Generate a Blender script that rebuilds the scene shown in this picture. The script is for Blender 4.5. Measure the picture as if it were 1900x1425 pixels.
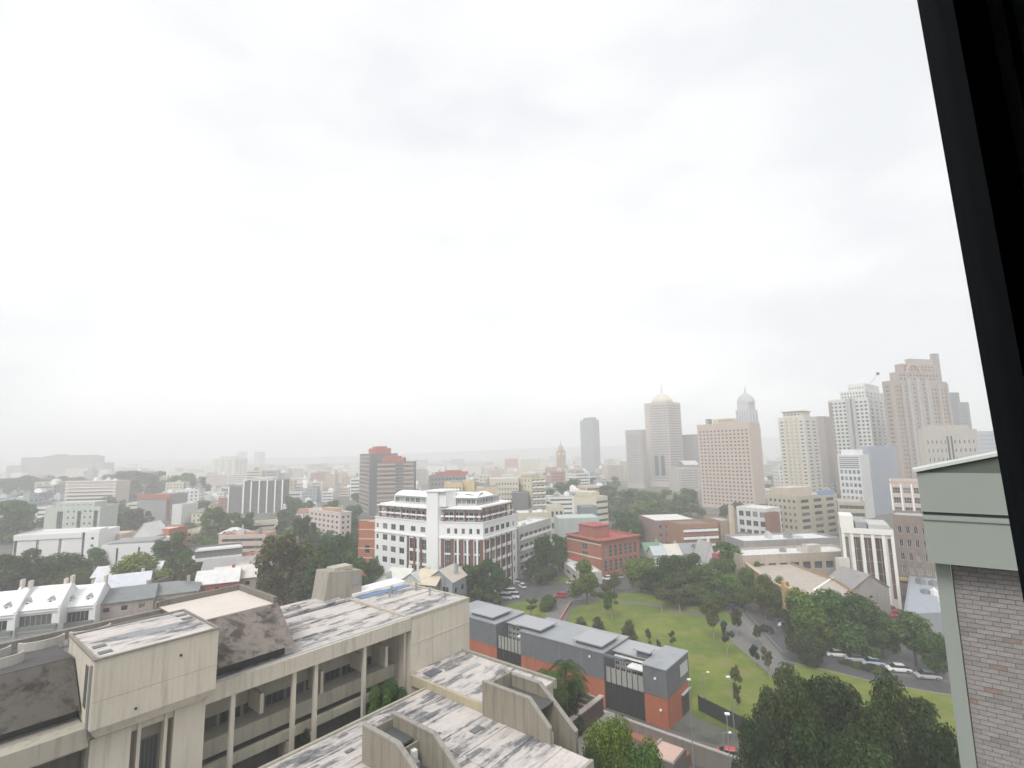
import bpy, bmesh, math, random
from mathutils import Vector, Matrix
random.seed(7)
R = math.radians
for _o in list(bpy.data.objects): bpy.data.objects.remove(_o)
scene = bpy.context.scene
col = scene.collection

# ------------------------------------------------------------------ camera, sky, sun, exposure
EYE = 48.0
FPX, ROLL = 930.0, 0.02
PITCH = math.atan((836 - 712.5) / FPX)
fw = Vector((0, math.cos(PITCH), math.sin(PITCH)))
rt0 = Vector((1, 0, 0)); up0 = rt0.cross(fw)
rt = rt0 * math.cos(ROLL) - up0 * math.sin(ROLL)
up = rt0 * math.sin(ROLL) + up0 * math.cos(ROLL)
cam = bpy.data.cameras.new('camera'); camo = bpy.data.objects.new('camera', cam); col.objects.link(camo)
m3 = Matrix((rt, up, -fw)).transposed()
camo.matrix_world = Matrix.Translation((0, 0, EYE)) @ m3.to_4x4()
cam.sensor_width = 36.0; cam.lens = 36.0 * FPX / 1900.0
cam.clip_start = 0.05; cam.clip_end = 20000
scene.camera = camo

SKY_K, SUN_STR, EXPO = 1.0, 1.5, 1.02
HAZE = 0.00078
world = bpy.data.worlds.new('World'); scene.world = world; world.use_nodes = True
nt = world.node_tree; nt.nodes.clear()
def wn(t): return nt.nodes.new(t)
out = wn('ShaderNodeOutputWorld'); bg = wn('ShaderNodeBackground'); bg.inputs['Strength'].default_value = 0.1
sky = wn('ShaderNodeTexSky'); sky.sky_type = 'NISHITA'; sky.sun_disc = False
sky.sun_elevation = R(50); sky.sun_rotation = R(-155); sky.air_density = 1.5; sky.dust_density = 4
hsv = wn('ShaderNodeHueSaturation'); hsv.inputs['Saturation'].default_value = 0.12
tc = wn('ShaderNodeTexCoord'); mp = wn('ShaderNodeMapping'); mp.inputs['Scale'].default_value = (1.0, 1.0, 2.6); mp.inputs['Location'].default_value = (.35, .1, .2)
n1 = wn('ShaderNodeTexNoise'); n1.inputs['Scale'].default_value = 1.5; n1.inputs['Detail'].default_value = 5; n1.inputs['Roughness'].default_value = .5
cr = wn('ShaderNodeValToRGB')
cr.color_ramp.elements[0].position = .38; cr.color_ramp.elements[0].color = (5.25, 5.35, 5.55, 1)
cr.color_ramp.elements[1].position = .62; cr.color_ramp.elements[1].color = (6.9, 6.9, 6.9, 1)
mix = wn('ShaderNodeMixRGB'); mix.inputs['Fac'].default_value = 0.93
L = nt.links.new
L(sky.outputs[0], hsv.inputs['Color']); L(tc.outputs['Generated'], mp.inputs[0]); L(mp.outputs[0], n1.inputs['Vector'])
L(n1.outputs['Fac'], cr.inputs[0]); L(hsv.outputs[0], mix.inputs[1]); L(cr.outputs[0], mix.inputs[2])
L(mix.outputs[0], bg.inputs['Color']); L(bg.outputs[0], out.inputs[0])
sun = bpy.data.lights.new('sun', 'SUN'); sun.energy = SUN_STR; sun.angle = R(25); sun.color = (1, .97, .93)
suno = bpy.data.objects.new('sun', sun); col.objects.link(suno)
sd = Vector((math.sin(R(-155)) * math.cos(R(50)), math.cos(R(-155)) * math.cos(R(50)), math.sin(R(50))))
suno.rotation_euler = sd.to_track_quat('Z', 'Y').to_euler(); suno.location = (0, 0, 300)
vs = scene.view_settings; vs.view_transform = 'Standard'; vs.look = 'None'; vs.gamma = 1; vs.use_curve_mapping = False; vs.exposure = EXPO
cy = scene.cycles
cy.max_bounces = 8; cy.diffuse_bounces = 3; cy.glossy_bounces = 2; cy.transmission_bounces = 3; cy.volume_bounces = 6; cy.transparent_max_bounces = 8
cy.use_denoising = True; cy.caustics_reflective = False; cy.caustics_refractive = False
cy.use_adaptive_sampling = True; cy.adaptive_threshold = 0.02

# ------------------------------------------------------------------ survey helpers: photo measurements -> places on the ground plan
def ray(px, py): return fw + rt * ((px - 950) / FPX) - up * ((py - 712.5) / FPX)
def proj(p):
    v = Vector(p) - Vector((0, 0, EYE)); z = v.dot(fw)
    return 950 + FPX * v.dot(rt) / z, 712.5 - FPX * v.dot(up) / z
def on_z(px, py, z=0.0):
    d = ray(px, py); t = (z - EYE) / d.z; return Vector((d.x * t, d.y * t, z))
def on_y(px, py, y):
    d = ray(px, py); t = y / d.y; return Vector((d.x * t, y, EYE + d.z * t))
A0 = R(39.5); E1 = Vector((math.sin(A0), math.cos(A0), 0)); E2 = Vector((-math.cos(A0), math.sin(A0), 0))
def ab(a, b, z): return E1 * a + E2 * b + Vector((0, 0, z))
def azv(deg): return Vector((math.sin(R(deg)), math.cos(R(deg)), 0))

# ------------------------------------------------------------------ mesh builder
class MB:
    def __init__(s): s.v = []; s.f = []; s.m = []
    def poly(s, pts, mi=0):
        i = len(s.v); s.v += [tuple(p) for p in pts]; s.f.append(tuple(range(i, i + len(pts)))); s.m.append(mi)
    def obox(s, o, u, v, w, mi=0):
        o, u, v, w = Vector(o), Vector(u), Vector(v), Vector(w); i = len(s.v)
        c = [o, o + u, o + u + v, o + v, o + w, o + u + w, o + u + v + w, o + v + w]; s.v += [tuple(p) for p in c]
        fs = [(0, 3, 2, 1), (4, 5, 6, 7), (0, 1, 5, 4), (1, 2, 6, 5), (2, 3, 7, 6), (3, 0, 4, 7)]
        if u.cross(v).dot(w) < 0: fs = [f[::-1] for f in fs]
        s.f += [tuple(i + k for k in f) for f in fs]; s.m += [mi] * 6
    def box(s, x0, x1, y0, y1, z0, z1, mi=0): s.obox((x0, y0, z0), (x1 - x0, 0, 0), (0, y1 - y0, 0), (0, 0, z1 - z0), mi)
    def abox(s, a0, a1, b0, b1, z0, z1, mi=0): s.obox(ab(a0, b0, z0), E1 * (a1 - a0), E2 * (b1 - b0), (0, 0, z1 - z0), mi)
    def prism(s, pts, z0, z1, mi=0, cap=True, mt=None):
        pts = [Vector((p[0], p[1], 0)) for p in pts]; n = len(pts)
        ar = sum(pts[k].x * pts[(k + 1) % n].y - pts[(k + 1) % n].x * pts[k].y for k in range(n))
        if ar < 0: pts = pts[::-1]
        i = len(s.v); s.v += [(p.x, p.y, z0) for p in pts] + [(p.x, p.y, z1) for p in pts]
        for k in range(n):
            j = (k + 1) % n; s.f.append((i + k, i + j, i + n + j, i + n + k)); s.m.append(mi)
        if cap:
            s.f.append(tuple(i + n + k for k in range(n))); s.m.append(mi if mt is None else mt)
            s.f.append(tuple(i + n - 1 - k for k in range(n))); s.m.append(mi)
    def hexa(s, q, mi=0):      # q: 4 bottom points (ccw seen from above) + 4 top points
        i = len(s.v); s.v += [tuple(p) for p in q]
        fs = [(3, 2, 1, 0), (4, 5, 6, 7), (0, 1, 5, 4), (1, 2, 6, 5), (2, 3, 7, 6), (3, 0, 4, 7)]
        s.f += [tuple(i + k for k in f) for f in fs]; s.m += [mi] * 6
    def tube(s, p, q, r0, r1=None, n=8, mi=0, cap=True):
        p, q = Vector(p), Vector(q); r1 = r0 if r1 is None else r1
        d = (q - p).normalized(); a = d.orthogonal().normalized(); b = d.cross(a); i = len(s.v)
        for c, r in ((p, r0), (q, r1)):
            for k in range(n):
                t = 2 * math.pi * k / n; s.v.append(tuple(c + (a * math.cos(t) + b * math.sin(t)) * r))
        for k in range(n):
            j = (k + 1) % n; s.f.append((i + k, i + j, i + n + j, i + n + k)); s.m.append(mi)
        if cap: s.f.append(tuple(i + n + k for k in range(n))); s.m.append(mi); s.f.append(tuple(i + n - 1 - k for k in range(n))); s.m.append(mi)
    def lathe(s, c, prof, n=16, mi=0):
        c = Vector(c); i = len(s.v)
        for r, z in prof:
            for k in range(n):
                t = 2 * math.pi * k / n; s.v.append((c.x + r * math.cos(t), c.y + r * math.sin(t), c.z + z))
        for a in range(len(prof) - 1):
            for k in range(n):
                j = (k + 1) % n; s.f.append((i + a * n + k, i + a * n + j, i + (a + 1) * n + j, i + (a + 1) * n + k)); s.m.append(mi)
    def mesh(s, name, mats, origin=Vector((0, 0, 0)), smooth=False):
        me = bpy.data.meshes.new(name); ox, oy, oz = origin
        me.from_pydata([(x - ox, y - oy, z - oz) for x, y, z in s.v], [], s.f)
        if not isinstance(mats, (list, tuple)): mats = [mats]
        for m in mats: me.materials.append(m)
        if len(mats) > 1: me.polygons.foreach_set('material_index', s.m)
        if smooth: me.polygons.foreach_set('use_smooth', [True] * len(s.f))
        me.update(); return me
    def build(s, name, mats, parent=None, smooth=False, kind=None, origin=None):
        o0 = Vector(origin) if origin is not None else (parent_world(parent) if parent is not None else Vector((0, 0, 0)))
        me = s.mesh(name, mats, o0, smooth); o = bpy.data.objects.new(name, me); col.objects.link(o)
        if parent is not None: o.parent = parent
        else: o.location = o0
        if kind: o['kind'] = kind
        return o
WP = {}
def parent_world(p):
    v = Vector((0, 0, 0))
    while p is not None: v += Vector(p.location); p = p.parent
    return v
def tag(o, label=None, cat=None, group=None, kind=None):
    if label: o['label'] = label
    if cat: o['category'] = cat
    if group: o['group'] = group
    if kind: o['kind'] = kind
    return o
LAND = []
def thing(name, label, cat, loc=(0, 0, 0), group=None, rz=0, land=None):
    o = bpy.data.objects.new(name, None); col.objects.link(o); o.empty_display_size = .5
    o.location = loc; o.rotation_euler = (0, 0, rz); tag(o, label, cat, group); return o
def struct(o): o['kind'] = 'structure'; return o

# ------------------------------------------------------------------ materials
MC = {}
def newmat(name):
    m = bpy.data.materials.new(name); m.use_nodes = True; n = m.node_tree.nodes; n.clear()
    o = n.new('ShaderNodeOutputMaterial'); b = n.new('ShaderNodeBsdfPrincipled'); m.node_tree.links.new(b.outputs[0], o.inputs[0])
    return m, n, m.node_tree.links.new, b
def mixc(n, L, fac, a, b, bt='MIX'):
    x = n.new('ShaderNodeMixRGB'); x.blend_type = bt
    for k, v in ((0, fac), (1, a), (2, b)):
        if hasattr(v, 'is_linked') or hasattr(v, 'links'): L(v, x.inputs[k])
        elif isinstance(v, (int, float)): x.inputs[k].default_value = v
        else: x.inputs[k].default_value = (*v, 1)
    return x.outputs[0]
def noise(n, L, scale, detail=4, rough=.55, vec=None, sc=None, rot=None, coord='Object'):
    t = n.new('ShaderNodeTexNoise'); t.inputs['Scale'].default_value = scale; t.inputs['Detail'].default_value = detail; t.inputs['Roughness'].default_value = rough
    if vec is None:
        c = n.new('ShaderNodeTexCoord'); vec = c.outputs[coord]
    if sc or rot:
        mpn = n.new('ShaderNodeMapping')
        if sc: mpn.inputs['Scale'].default_value = sc
        if rot: mpn.inputs['Rotation'].default_value = rot
        L(vec, mpn.inputs[0]); vec = mpn.outputs[0]
    L(vec, t.inputs['Vector']); return t.outputs['Fac']
def ramp(n, L, fac, p0, p1, c0=(0, 0, 0), c1=(1, 1, 1)):
    r = n.new('ShaderNodeValToRGB'); r.color_ramp.elements[0].position = p0; r.color_ramp.elements[1].position = p1
    r.color_ramp.elements[0].color = (*c0, 1); r.color_ramp.elements[1].color = (*c1, 1); L(fac, r.inputs[0]); return r.outputs[0]
def dk(c, k): return tuple(min(1, x * k) for x in c)
def wall(c, rough=.85, grime=.45, var=.12, streak=True):
    k = ('w', c, rough, grime, var, streak)
    if k in MC: return MC[k]
    m, n, L, b = newmat('wall_paint'); b.inputs['Roughness'].default_value = rough; b.inputs['Specular IOR Level'].default_value = .25
    x = mixc(n, L, noise(n, L, .12, 3), dk(c, 1 - var), dk(c, 1 + var * .6))
    if streak:
        s = ramp(n, L, noise(n, L, 1.0, 5, .6, sc=(1.1, 1.1, .09)), .45, .75)
        x = mixc(n, L, s, x, dk(c, 1 - grime * .55))
    s2 = ramp(n, L, noise(n, L, .9, 6, .65), .52, .8)
    x = mixc(n, L, s2, x, dk(c, 1 - grime * .5)); L(x, b.inputs['Base Color']); MC[k] = m; return m
def flat(c, rough=.6, metal=0.0, name='paint', var=.1):
    k = ('f', c, rough, metal, var)
    if k in MC: return MC[k]
    m, n, L, b = newmat(name); b.inputs['Roughness'].default_value = rough; b.inputs['Metallic'].default_value = metal
    x = mixc(n, L, noise(n, L, 1.3, 4), dk(c, 1 - var), dk(c, 1 + var)); L(x, b.inputs['Base Color']); MC[k] = m; return m
def glass(c=(.016, .019, .022), rough=.12, vary=True):
    k = ('g', c, rough, vary)
    if k in MC: return MC[k]
    m, n, L, b = newmat('window_glass'); b.inputs['Roughness'].default_value = rough; b.inputs['Specular IOR Level'].default_value = .28
    oi = n.new('ShaderNodeObjectInfo'); r = ramp(n, L, oi.outputs['Random'], .45, 1.0)
    r2 = ramp(n, L, oi.outputs['Random'], .84, .88)
    x = mixc(n, L, r2, mixc(n, L, r, c, dk(c, 4.0)), (.20, .19, .17)) if vary else mixc(n, L, ramp(n, L, noise(n, L, .25, 2), .45, .7), c, dk(c, 2.6))
    L(x, b.inputs['Base Color']); MC[k] = m; return m
def brickm(c, mortar=(.35, .33, .3), scale=1.0):
    k = ('b', c, mortar, scale)
    if k in MC: return MC[k]
    m, n, L, b = newmat('brick'); b.inputs['Roughness'].default_value = .9
    x = mixc(n, L, noise(n, L, 6, 3, .7), dk(c, .7), dk(c, 1.25)); x = mixc(n, L, noise(n, L, .2, 4), x, dk(c, .85))
    x = mixc(n, L, ramp(n, L, noise(n, L, 1.0, 5, .6, sc=(1.2, 1.2, .1)), .5, .8), x, dk(c, .6)); L(x, b.inputs['Base Color']); MC[k] = m; return m
def roofm(c, stain=.5, name='roof_felt'):
    k = ('r', c, stain)
    if k in MC: return MC[k]
    m, n, L, b = newmat(name); b.inputs['Roughness'].default_value = .9
    x = mixc(n, L, noise(n, L, .25, 5, .6), dk(c, .85), dk(c, 1.12)); x = mixc(n, L, ramp(n, L, noise(n, L, .6, 6, .7), .5, .72), x, dk(c, 1 - stain))
    L(x, b.inputs['Base Color']); MC[k] = m; return m
def corrug(c, ang=0, pitch=.5):
    k = ('c', c, ang, pitch)
    if k in MC: return MC[k]
    m, n, L, b = newmat('corrugated_metal'); b.inputs['Roughness'].default_value = .55; b.inputs['Metallic'].default_value = .1
    tcn = n.new('ShaderNodeTexCoord'); mp_ = n.new('ShaderNodeMapping'); mp_.inputs['Rotation'].default_value = (0, 0, ang); L(tcn.outputs['Object'], mp_.inputs[0])
    w = n.new('ShaderNodeTexWave'); w.inputs['Scale'].default_value = 1 / pitch / 3.14 * 1.0; L(mp_.outputs[0], w.inputs[0])
    x = mixc(n, L, noise(n, L, .3, 4), dk(c, .82), dk(c, 1.1)); x = mixc(n, L, ramp(n, L, noise(n, L, .8, 5, .7), .55, .8), x, dk(c, .6))
    bp = n.new('ShaderNodeBump'); bp.inputs['Strength'].default_value = .5; bp.inputs['Distance'].default_value = .05; L(w.outputs['Fac'], bp.inputs['Height']); L(bp.outputs[0], b.inputs['Normal'])
    L(x, b.inputs['Base Color']); MC[k] = m; return m
def concrete(c=(.36, .33, .27), dark=.5, board=0, scale=1.0, blotch=0.0):
    k = ('cc', c, dark, board, scale, blotch)
    if k in MC: return MC[k]
    m, n, L, b = newmat('concrete'); b.inputs['Roughness'].default_value = .92; b.inputs['Specular IOR Level'].default_value = .2
    x = mixc(n, L, noise(n, L, .35 * scale, 5, .6), dk(c, .86), dk(c, 1.1))
    x = mixc(n, L, ramp(n, L, noise(n, L, 1.4 * scale, 6, .65, sc=(1.6, 1.6, .10)), .5, .85), x, dk(c, dark))
    x = mixc(n, L, ramp(n, L, noise(n, L, 9 * scale, 3, .6), .6, .8), x, dk(c, .82))
    if blotch: x = mixc(n, L, ramp(n, L, noise(n, L, .75 * scale, 8, .75), .60 - .22 * blotch, .66 - .1 * blotch), x, dk(c, .32))
    L(x, b.inputs['Base Color'])
    if board:
        tcn = n.new('ShaderNodeTexCoord'); mp_ = n.new('ShaderNodeMapping'); mp_.inputs['Rotation'].default_value = (0, 0, R(-50.5))
        L(tcn.outputs['Object'], mp_.inputs[0]); w = n.new('ShaderNodeTexWave'); w.bands_direction = 'X' if board > 0 else 'Y'; w.inputs['Scale'].default_value = abs(board)
        w.inputs['Distortion'].default_value = .3; L(mp_.outputs[0], w.inputs[0])
        bp = n.new('ShaderNodeBump'); bp.inputs['Strength'].default_value = .22 if board > 0 else .6; bp.inputs['Distance'].default_value = .03; L(w.outputs['Fac'], bp.inputs['Height']); L(bp.outputs[0], b.inputs['Normal'])
    MC[k] = m; return m
def slabroof():
    """pale pinkish membrane with black mould in runs along the slab ribs"""
    if 'slab' in MC: return MC['slab']
    m, n, L, b = newmat('roof_membrane'); b.inputs['Roughness'].default_value = .85
    tcn = n.new('ShaderNodeTexCoord'); mp_ = n.new('ShaderNodeMapping'); mp_.inputs['Rotation'].default_value = (0, 0, R(-50.5)); L(tcn.outputs['Object'], mp_.inputs[0]); V = mp_.outputs[0]
    base = mixc(n, L, noise(n, L, .5, 5, .6, vec=V), (.46, .415, .39), (.60, .555, .525))
    run = noise(n, L, .9, 8, .78, vec=V, sc=(.45, 2.1, 1)); big = noise(n, L, .2, 4, .6, vec=V, sc=(.7, 1.2, 1))
    ad = n.new('ShaderNodeMath'); ad.operation = 'ADD'; L(run, ad.inputs[0]); L(big, ad.inputs[1])
    fine = noise(n, L, 5.0, 6, .8, vec=V, sc=(.4, 1.6, 1))
    ad2 = n.new('ShaderNodeMath'); ad2.operation = 'MULTIPLY_ADD'; L(fine, ad2.inputs[0]); ad2.inputs[1].default_value = .30; L(ad.outputs[0], ad2.inputs[2])
    f = ramp(n, L, ad2.outputs[0], .6, .8)
    vm = n.new('ShaderNodeMapping'); vm.inputs['Scale'].default_value = (.5, 1.6, 1); L(V, vm.inputs[0]); vo = n.new('ShaderNodeTexVoronoi'); vo.distance = 'CHEBYCHEV'; vo.inputs['Scale'].default_value = 1; L(vm.outputs[0], vo.inputs['Vector'])
    sp = n.new('ShaderNodeSeparateColor'); L(vo.outputs['Color'], sp.inputs[0]); ad3 = n.new('ShaderNodeMath'); ad3.operation = 'MULTIPLY_ADD'; L(sp.outputs[0], ad3.inputs[0]); ad3.inputs[1].default_value = .26; L(ad2.outputs[0], ad3.inputs[2]); ad2 = ad3
    mr = n.new('ShaderNodeMapRange'); mr.inputs[1].default_value = 1.21; mr.inputs[2].default_value = 1.42; L(ad2.outputs[0], mr.inputs[0])
    mr2 = n.new('ShaderNodeMapRange'); mr2.inputs[1].default_value = 1.33; mr2.inputs[2].default_value = 1.42; L(ad2.outputs[0], mr2.inputs[0])
    x = mixc(n, L, mr.outputs[0], base, (.30, .295, .30)); x = mixc(n, L, mr2.outputs[0], x, (.12, .125, .135)); x = mixc(n, L, ramp(n, L, noise(n, L, 2.2, 8, .8, vec=V, sc=(.6, 1.2, 1)), .48, .7), x, (.40, .37, .355))
    L(x, b.inputs['Base Color']); MC['slab'] = m; return m
def leafm(c, c2=None, name='foliage'):
    k = ('l', c, c2)
    if k in MC: return MC[k]
    m, n, L, b = newmat(name); b.inputs['Roughness'].default_value = .85; b.inputs['Specular IOR Level'].default_value = .08
    c2 = c2 or dk(c, 1.9)
    g = n.new('ShaderNodeNewGeometry'); x = mixc(n, L, ramp(n, L, g.outputs['Random Per Island'], .1, 1), dk(c, .55), c2)
    oi = n.new('ShaderNodeObjectInfo'); h = n.new('ShaderNodeHueSaturation'); mr = n.new('ShaderNodeMapRange'); mr.inputs[3].default_value = .7; mr.inputs[4].default_value = 1.35
    L(oi.outputs['Random'], mr.inputs[0]); L(mr.outputs[0], h.inputs['Value']); hr = n.new('ShaderNodeMapRange'); hr.inputs[3].default_value = .525; hr.inputs[4].default_value = .47; wnn = n.new('ShaderNodeTexWhiteNoise'); wnn.noise_dimensions = '1D'; L(oi.outputs['Random'], wnn.inputs['W']); L(wnn.outputs['Value'], hr.inputs[0]); L(hr.outputs[0], h.inputs['Hue']); L(x, h.inputs['Color']); L(h.outputs[0], b.inputs['Base Color'])
    tr = n.new('ShaderNodeBsdfTranslucent'); L(h.outputs[0], tr.inputs[0]); ms = n.new('ShaderNodeMixShader'); ms.inputs[0].default_value = .25
    L(b.outputs[0], ms.inputs[1]); L(tr.outputs[0], ms.inputs[2]); o = [q for q in n if q.type == 'OUTPUT_MATERIAL'][0]; L(ms.outputs[0], o.inputs[0]); MC[k] = m; return m
def grassm():
    m, n, L, b = newmat('grass'); b.inputs['Roughness'].default_value = .95; b.inputs['Specular IOR Level'].default_value = .1
    x = mixc(n, L, ramp(n, L, noise(n, L, .09, 7, .7), 0.42, .58), (.085, .165, .028), (.25, .265, .055))
    x = mixc(n, L, ramp(n, L, noise(n, L, .25, 6, .7), .45, .75), x, (.10, .16, .034)); x = mixc(n, L, ramp(n, L, noise(n, L, .12, 4, .6), .55, .68), x, (.27, .225, .10))
    x = mixc(n, L, noise(n, L, 6, 3, .7), x, (.13, .15, .035)); L(x, b.inputs['Base Color'])
    bp = n.new('ShaderNodeBump'); bp.inputs['Strength'].default_value = .6; bp.inputs['Distance'].default_value = .1; L(noise(n, L, 5, 4, .7), bp.inputs['Height']); L(bp.outputs[0], b.inputs['Normal']); return m
def asphalt(c=(.085, .085, .09), rough=.45):
    k = ('a', c, rough)
    if k in MC: return MC[k]
    m, n, L, b = newmat('asphalt'); L(ramp(n, L, noise(n, L, .3, 4), .35, .65, (rough,) * 3, (min(1, rough + .3),) * 3), b.inputs['Roughness'])
    x = mixc(n, L, noise(n, L, .15, 5, .6), dk(c, .75), dk(c, 1.25)); x = mixc(n, L, ramp(n, L, noise(n, L, 1.2, 6, .7), .5, .75), x, dk(c, .7)); L(x, b.inputs['Base Color']); MC[k] = m; return m

WHITE = flat((.8, .8, .79), .6); METAL = flat((.35, .36, .37), .45, .5); DARK = flat((.03, .032, .035), .5)
# ------------------------------------------------------------------ building kit
PANES = {}
def pane_mesh(w, h, nx, nz, gm, fm):
    k = (round(w, 2), round(h, 2), nx, nz, gm.name, fm.name)
    if k in PANES: return PANES[k]
    mb = MB(); pane_geo(mb, Vector((0, 0, 0)), Vector((1, 0, 0)), w, h, nx, nz); PANES[k] = mb.mesh('window', [gm, fm]); return PANES[k]
def pane_geo(mb, c, u, w, h, nx, nz):
    n = Vector((u.y, -u.x, 0)); z = Vector((0, 0, 1)); c = Vector(c); fr = min(.09, w * .08)
    def q(x0, x1, z0, z1, d, mi): mb.poly([c + u * x0 + z * z0 + n * d, c + u * x1 + z * z0 + n * d, c + u * x1 + z * z1 + n * d, c + u * x0 + z * z1 + n * d], mi)
    q(-w / 2, w / 2, -h / 2, h / 2, 0, 0); e = .05
    q(-w / 2, -w / 2 + fr, -h / 2, h / 2, e, 1); q(w / 2 - fr, w / 2, -h / 2, h / 2, e, 1)
    q(-w / 2 + fr, w / 2 - fr, -h / 2, -h / 2 + fr, e, 1); q(-w / 2 + fr, w / 2 - fr, h / 2 - fr, h / 2, e, 1)
    for i in range(1, nx): x = -w / 2 + w * i / nx; q(x - fr * .4, x + fr * .4, -h / 2 + fr, h / 2 - fr, e * .8, 1)
    for i in range(1, nz): y = -h / 2 + h * i / nz; q(-w / 2 + fr, w / 2 - fr, y - fr * .4, y + fr * .4, e * .6, 1)
def W(cols, rows, wf=.5, hf=.55, x0=.04, x1=.96, z0=1.0, z1=-1.0, **k):
    d = dict(cols=cols, rows=rows, wf=wf, hf=hf, x0=x0, x1=x1, z0=z0, z1=z1, mx=1, mz=1, bal=0, skip=None); d.update(k); return d
FR = flat((.55, .55, .53), .5, name='window_frame'); FRD = flat((.09, .09, .1), .5, name='dark_window_frame')
def facade(root, mb, A, B, zb, zt, grids, gm=None, fm=None, reveal=.22, wmi=0, pname='window'):
    A = Vector((A[0], A[1], 0)); B = Vector((B[0], B[1], 0)); u = (B - A); Lw = u.length; u.normalize(); n = Vector((u.y, -u.x, 0)); Z = Vector((0, 0, 1))
    gm = gm or glass(); fm = fm or FR; ops = []
    for g in grids or []:
        z0 = zb + g['z0'] if g['z0'] >= 0 else zt + g['z0']; z1 = zt + g['z1'] if g['z1'] <= 0 else zb + g['z1']
        x0 = g['x0'] * Lw; x1 = g['x1'] * Lw; cw = (x1 - x0) / g['cols']; ch = (z1 - z0) / g['rows']
        for r in range(g['rows']):
            for c in range(g['cols']):
                if g['skip'] and g['skip'](c, r): continue
                w = cw * g['wf']; h = ch * g['hf']; cx = x0 + cw * (c + .5); cz = z0 + ch * (r + .5)
                ops.append((cx - w / 2, cx + w / 2, cz - h / 2, cz + h / 2, g))
    xs = sorted({0.0, round(Lw, 3)} | {round(v, 3) for o in ops for v in o[:2]}); zs = sorted({round(zb, 3), round(zt, 3)} | {round(v, 3) for o in ops for v in o[2:4]})
    hole = set()
    import bisect
    for o in ops:
        i0 = bisect.bisect_left(xs, round(o[0], 3)); i1 = bisect.bisect_left(xs, round(o[1], 3)); j0 = bisect.bisect_left(zs, round(o[2], 3)); j1 = bisect.bisect_left(zs, round(o[3], 3))
        for i in range(i0, i1):
            for j in range(j0, j1): hole.add((i, j))
    def P(x, z, d=0): return A + u * x + Z * z - n * d
    for j in range(len(zs) - 1):
        i = 0
        while i < len(xs) - 1:
            if (i, j) in hole: i += 1; continue
            k = i
            while k < len(xs) - 1 and (k, j) not in hole: k += 1
            mb.poly([P(xs[i], zs[j]), P(xs[k], zs[j]), P(xs[k], zs[j + 1]), P(xs[i], zs[j + 1])], wmi); i = k
    if not ops: return
    dist = (A + B).length / 2; wpx = (ops[0][1] - ops[0][0]) * FPX / max(dist, 1)
    join = len(ops) > 300 or wpx < 2.6 or NWIN[0] > 6500
    jb = MB(); bal = MB()
    for x0, x1, z0, z1, g in ops:
        d = reveal
        mb.poly([P(x0, z0), P(x1, z0), P(x1, z0, d), P(x0, z0, d)], wmi); mb.poly([P(x0, z1, d), P(x1, z1, d), P(x1, z1), P(x0, z1)], wmi)
        mb.poly([P(x0, z0), P(x0, z0, d), P(x0, z1, d), P(x0, z1)], wmi); mb.poly([P(x1, z0, d), P(x1, z0), P(x1, z1), P(x1, z1, d)], wmi)
        c = P((x0 + x1) / 2, (z0 + z1) / 2, d - .002)
        if join: pane_geo(jb, c, u, x1 - x0, z1 - z0, g['mx'], g['mz'])
        else:
            me = pane_mesh(x1 - x0, z1 - z0, g['mx'], g['mz'], gm, fm); o = bpy.data.objects.new(pname, me); col.objects.link(o); o.parent = root
            o.location = c - parent_world(root); o.rotation_euler = (0, 0, math.atan2(u.y, u.x)); NWIN[0] += 1
        if g['bal']:
            b = g['bal']; bal.obox(P(x0 - .2, z0 - .15), u * (x1 - x0 + .4), n * b, Z * .15); bal.obox(P(x0 - .2, z0, -b + .06), u * (x1 - x0 + .4), n * .06, Z * .95)
    if join: jb.build('window', [glass(vary=False) if gm is glass() else gm, fm], root, kind='stuff')
    if bal.f: bal.build('balcony', g.get('bm', WHITE), root, kind='stuff')
NWIN = [0]
UNIT = flat((.5, .5, .5), .6, name='plant_metal')
def roof_units(root, pts, z, n, rnd, big=1.0):
    P = [Vector((p[0], p[1], 0)) for p in pts]; c = sum(P, Vector()) / len(P)
    for _ in range(n):
        q = rnd.choice(P); t = rnd.uniform(.1, .62); p = c.lerp(q, t); ang = math.atan2((P[1] - P[0]).y, (P[1] - P[0]).x)
        s = rnd.uniform(.8, 2.2) * big; w = rnd.uniform(.8, 1.8) * big; h = rnd.uniform(.6, 1.6) * big
        mb = MB(); u = Vector((math.cos(ang), math.sin(ang), 0)); v = Vector((-u.y, u.x, 0)); o = p + Vector((0, 0, z))
        mb.obox(o, u * s, v * w, (0, 0, h)); mb.obox(o + u * s * .2 + v * w * .2 + Vector((0, 0, h)), u * s * .5, v * w * .5, (0, 0, h * .3))
        mb.build('rooftop_unit', rnd.choice([UNIT, WHITE, METAL]), root)
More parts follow.
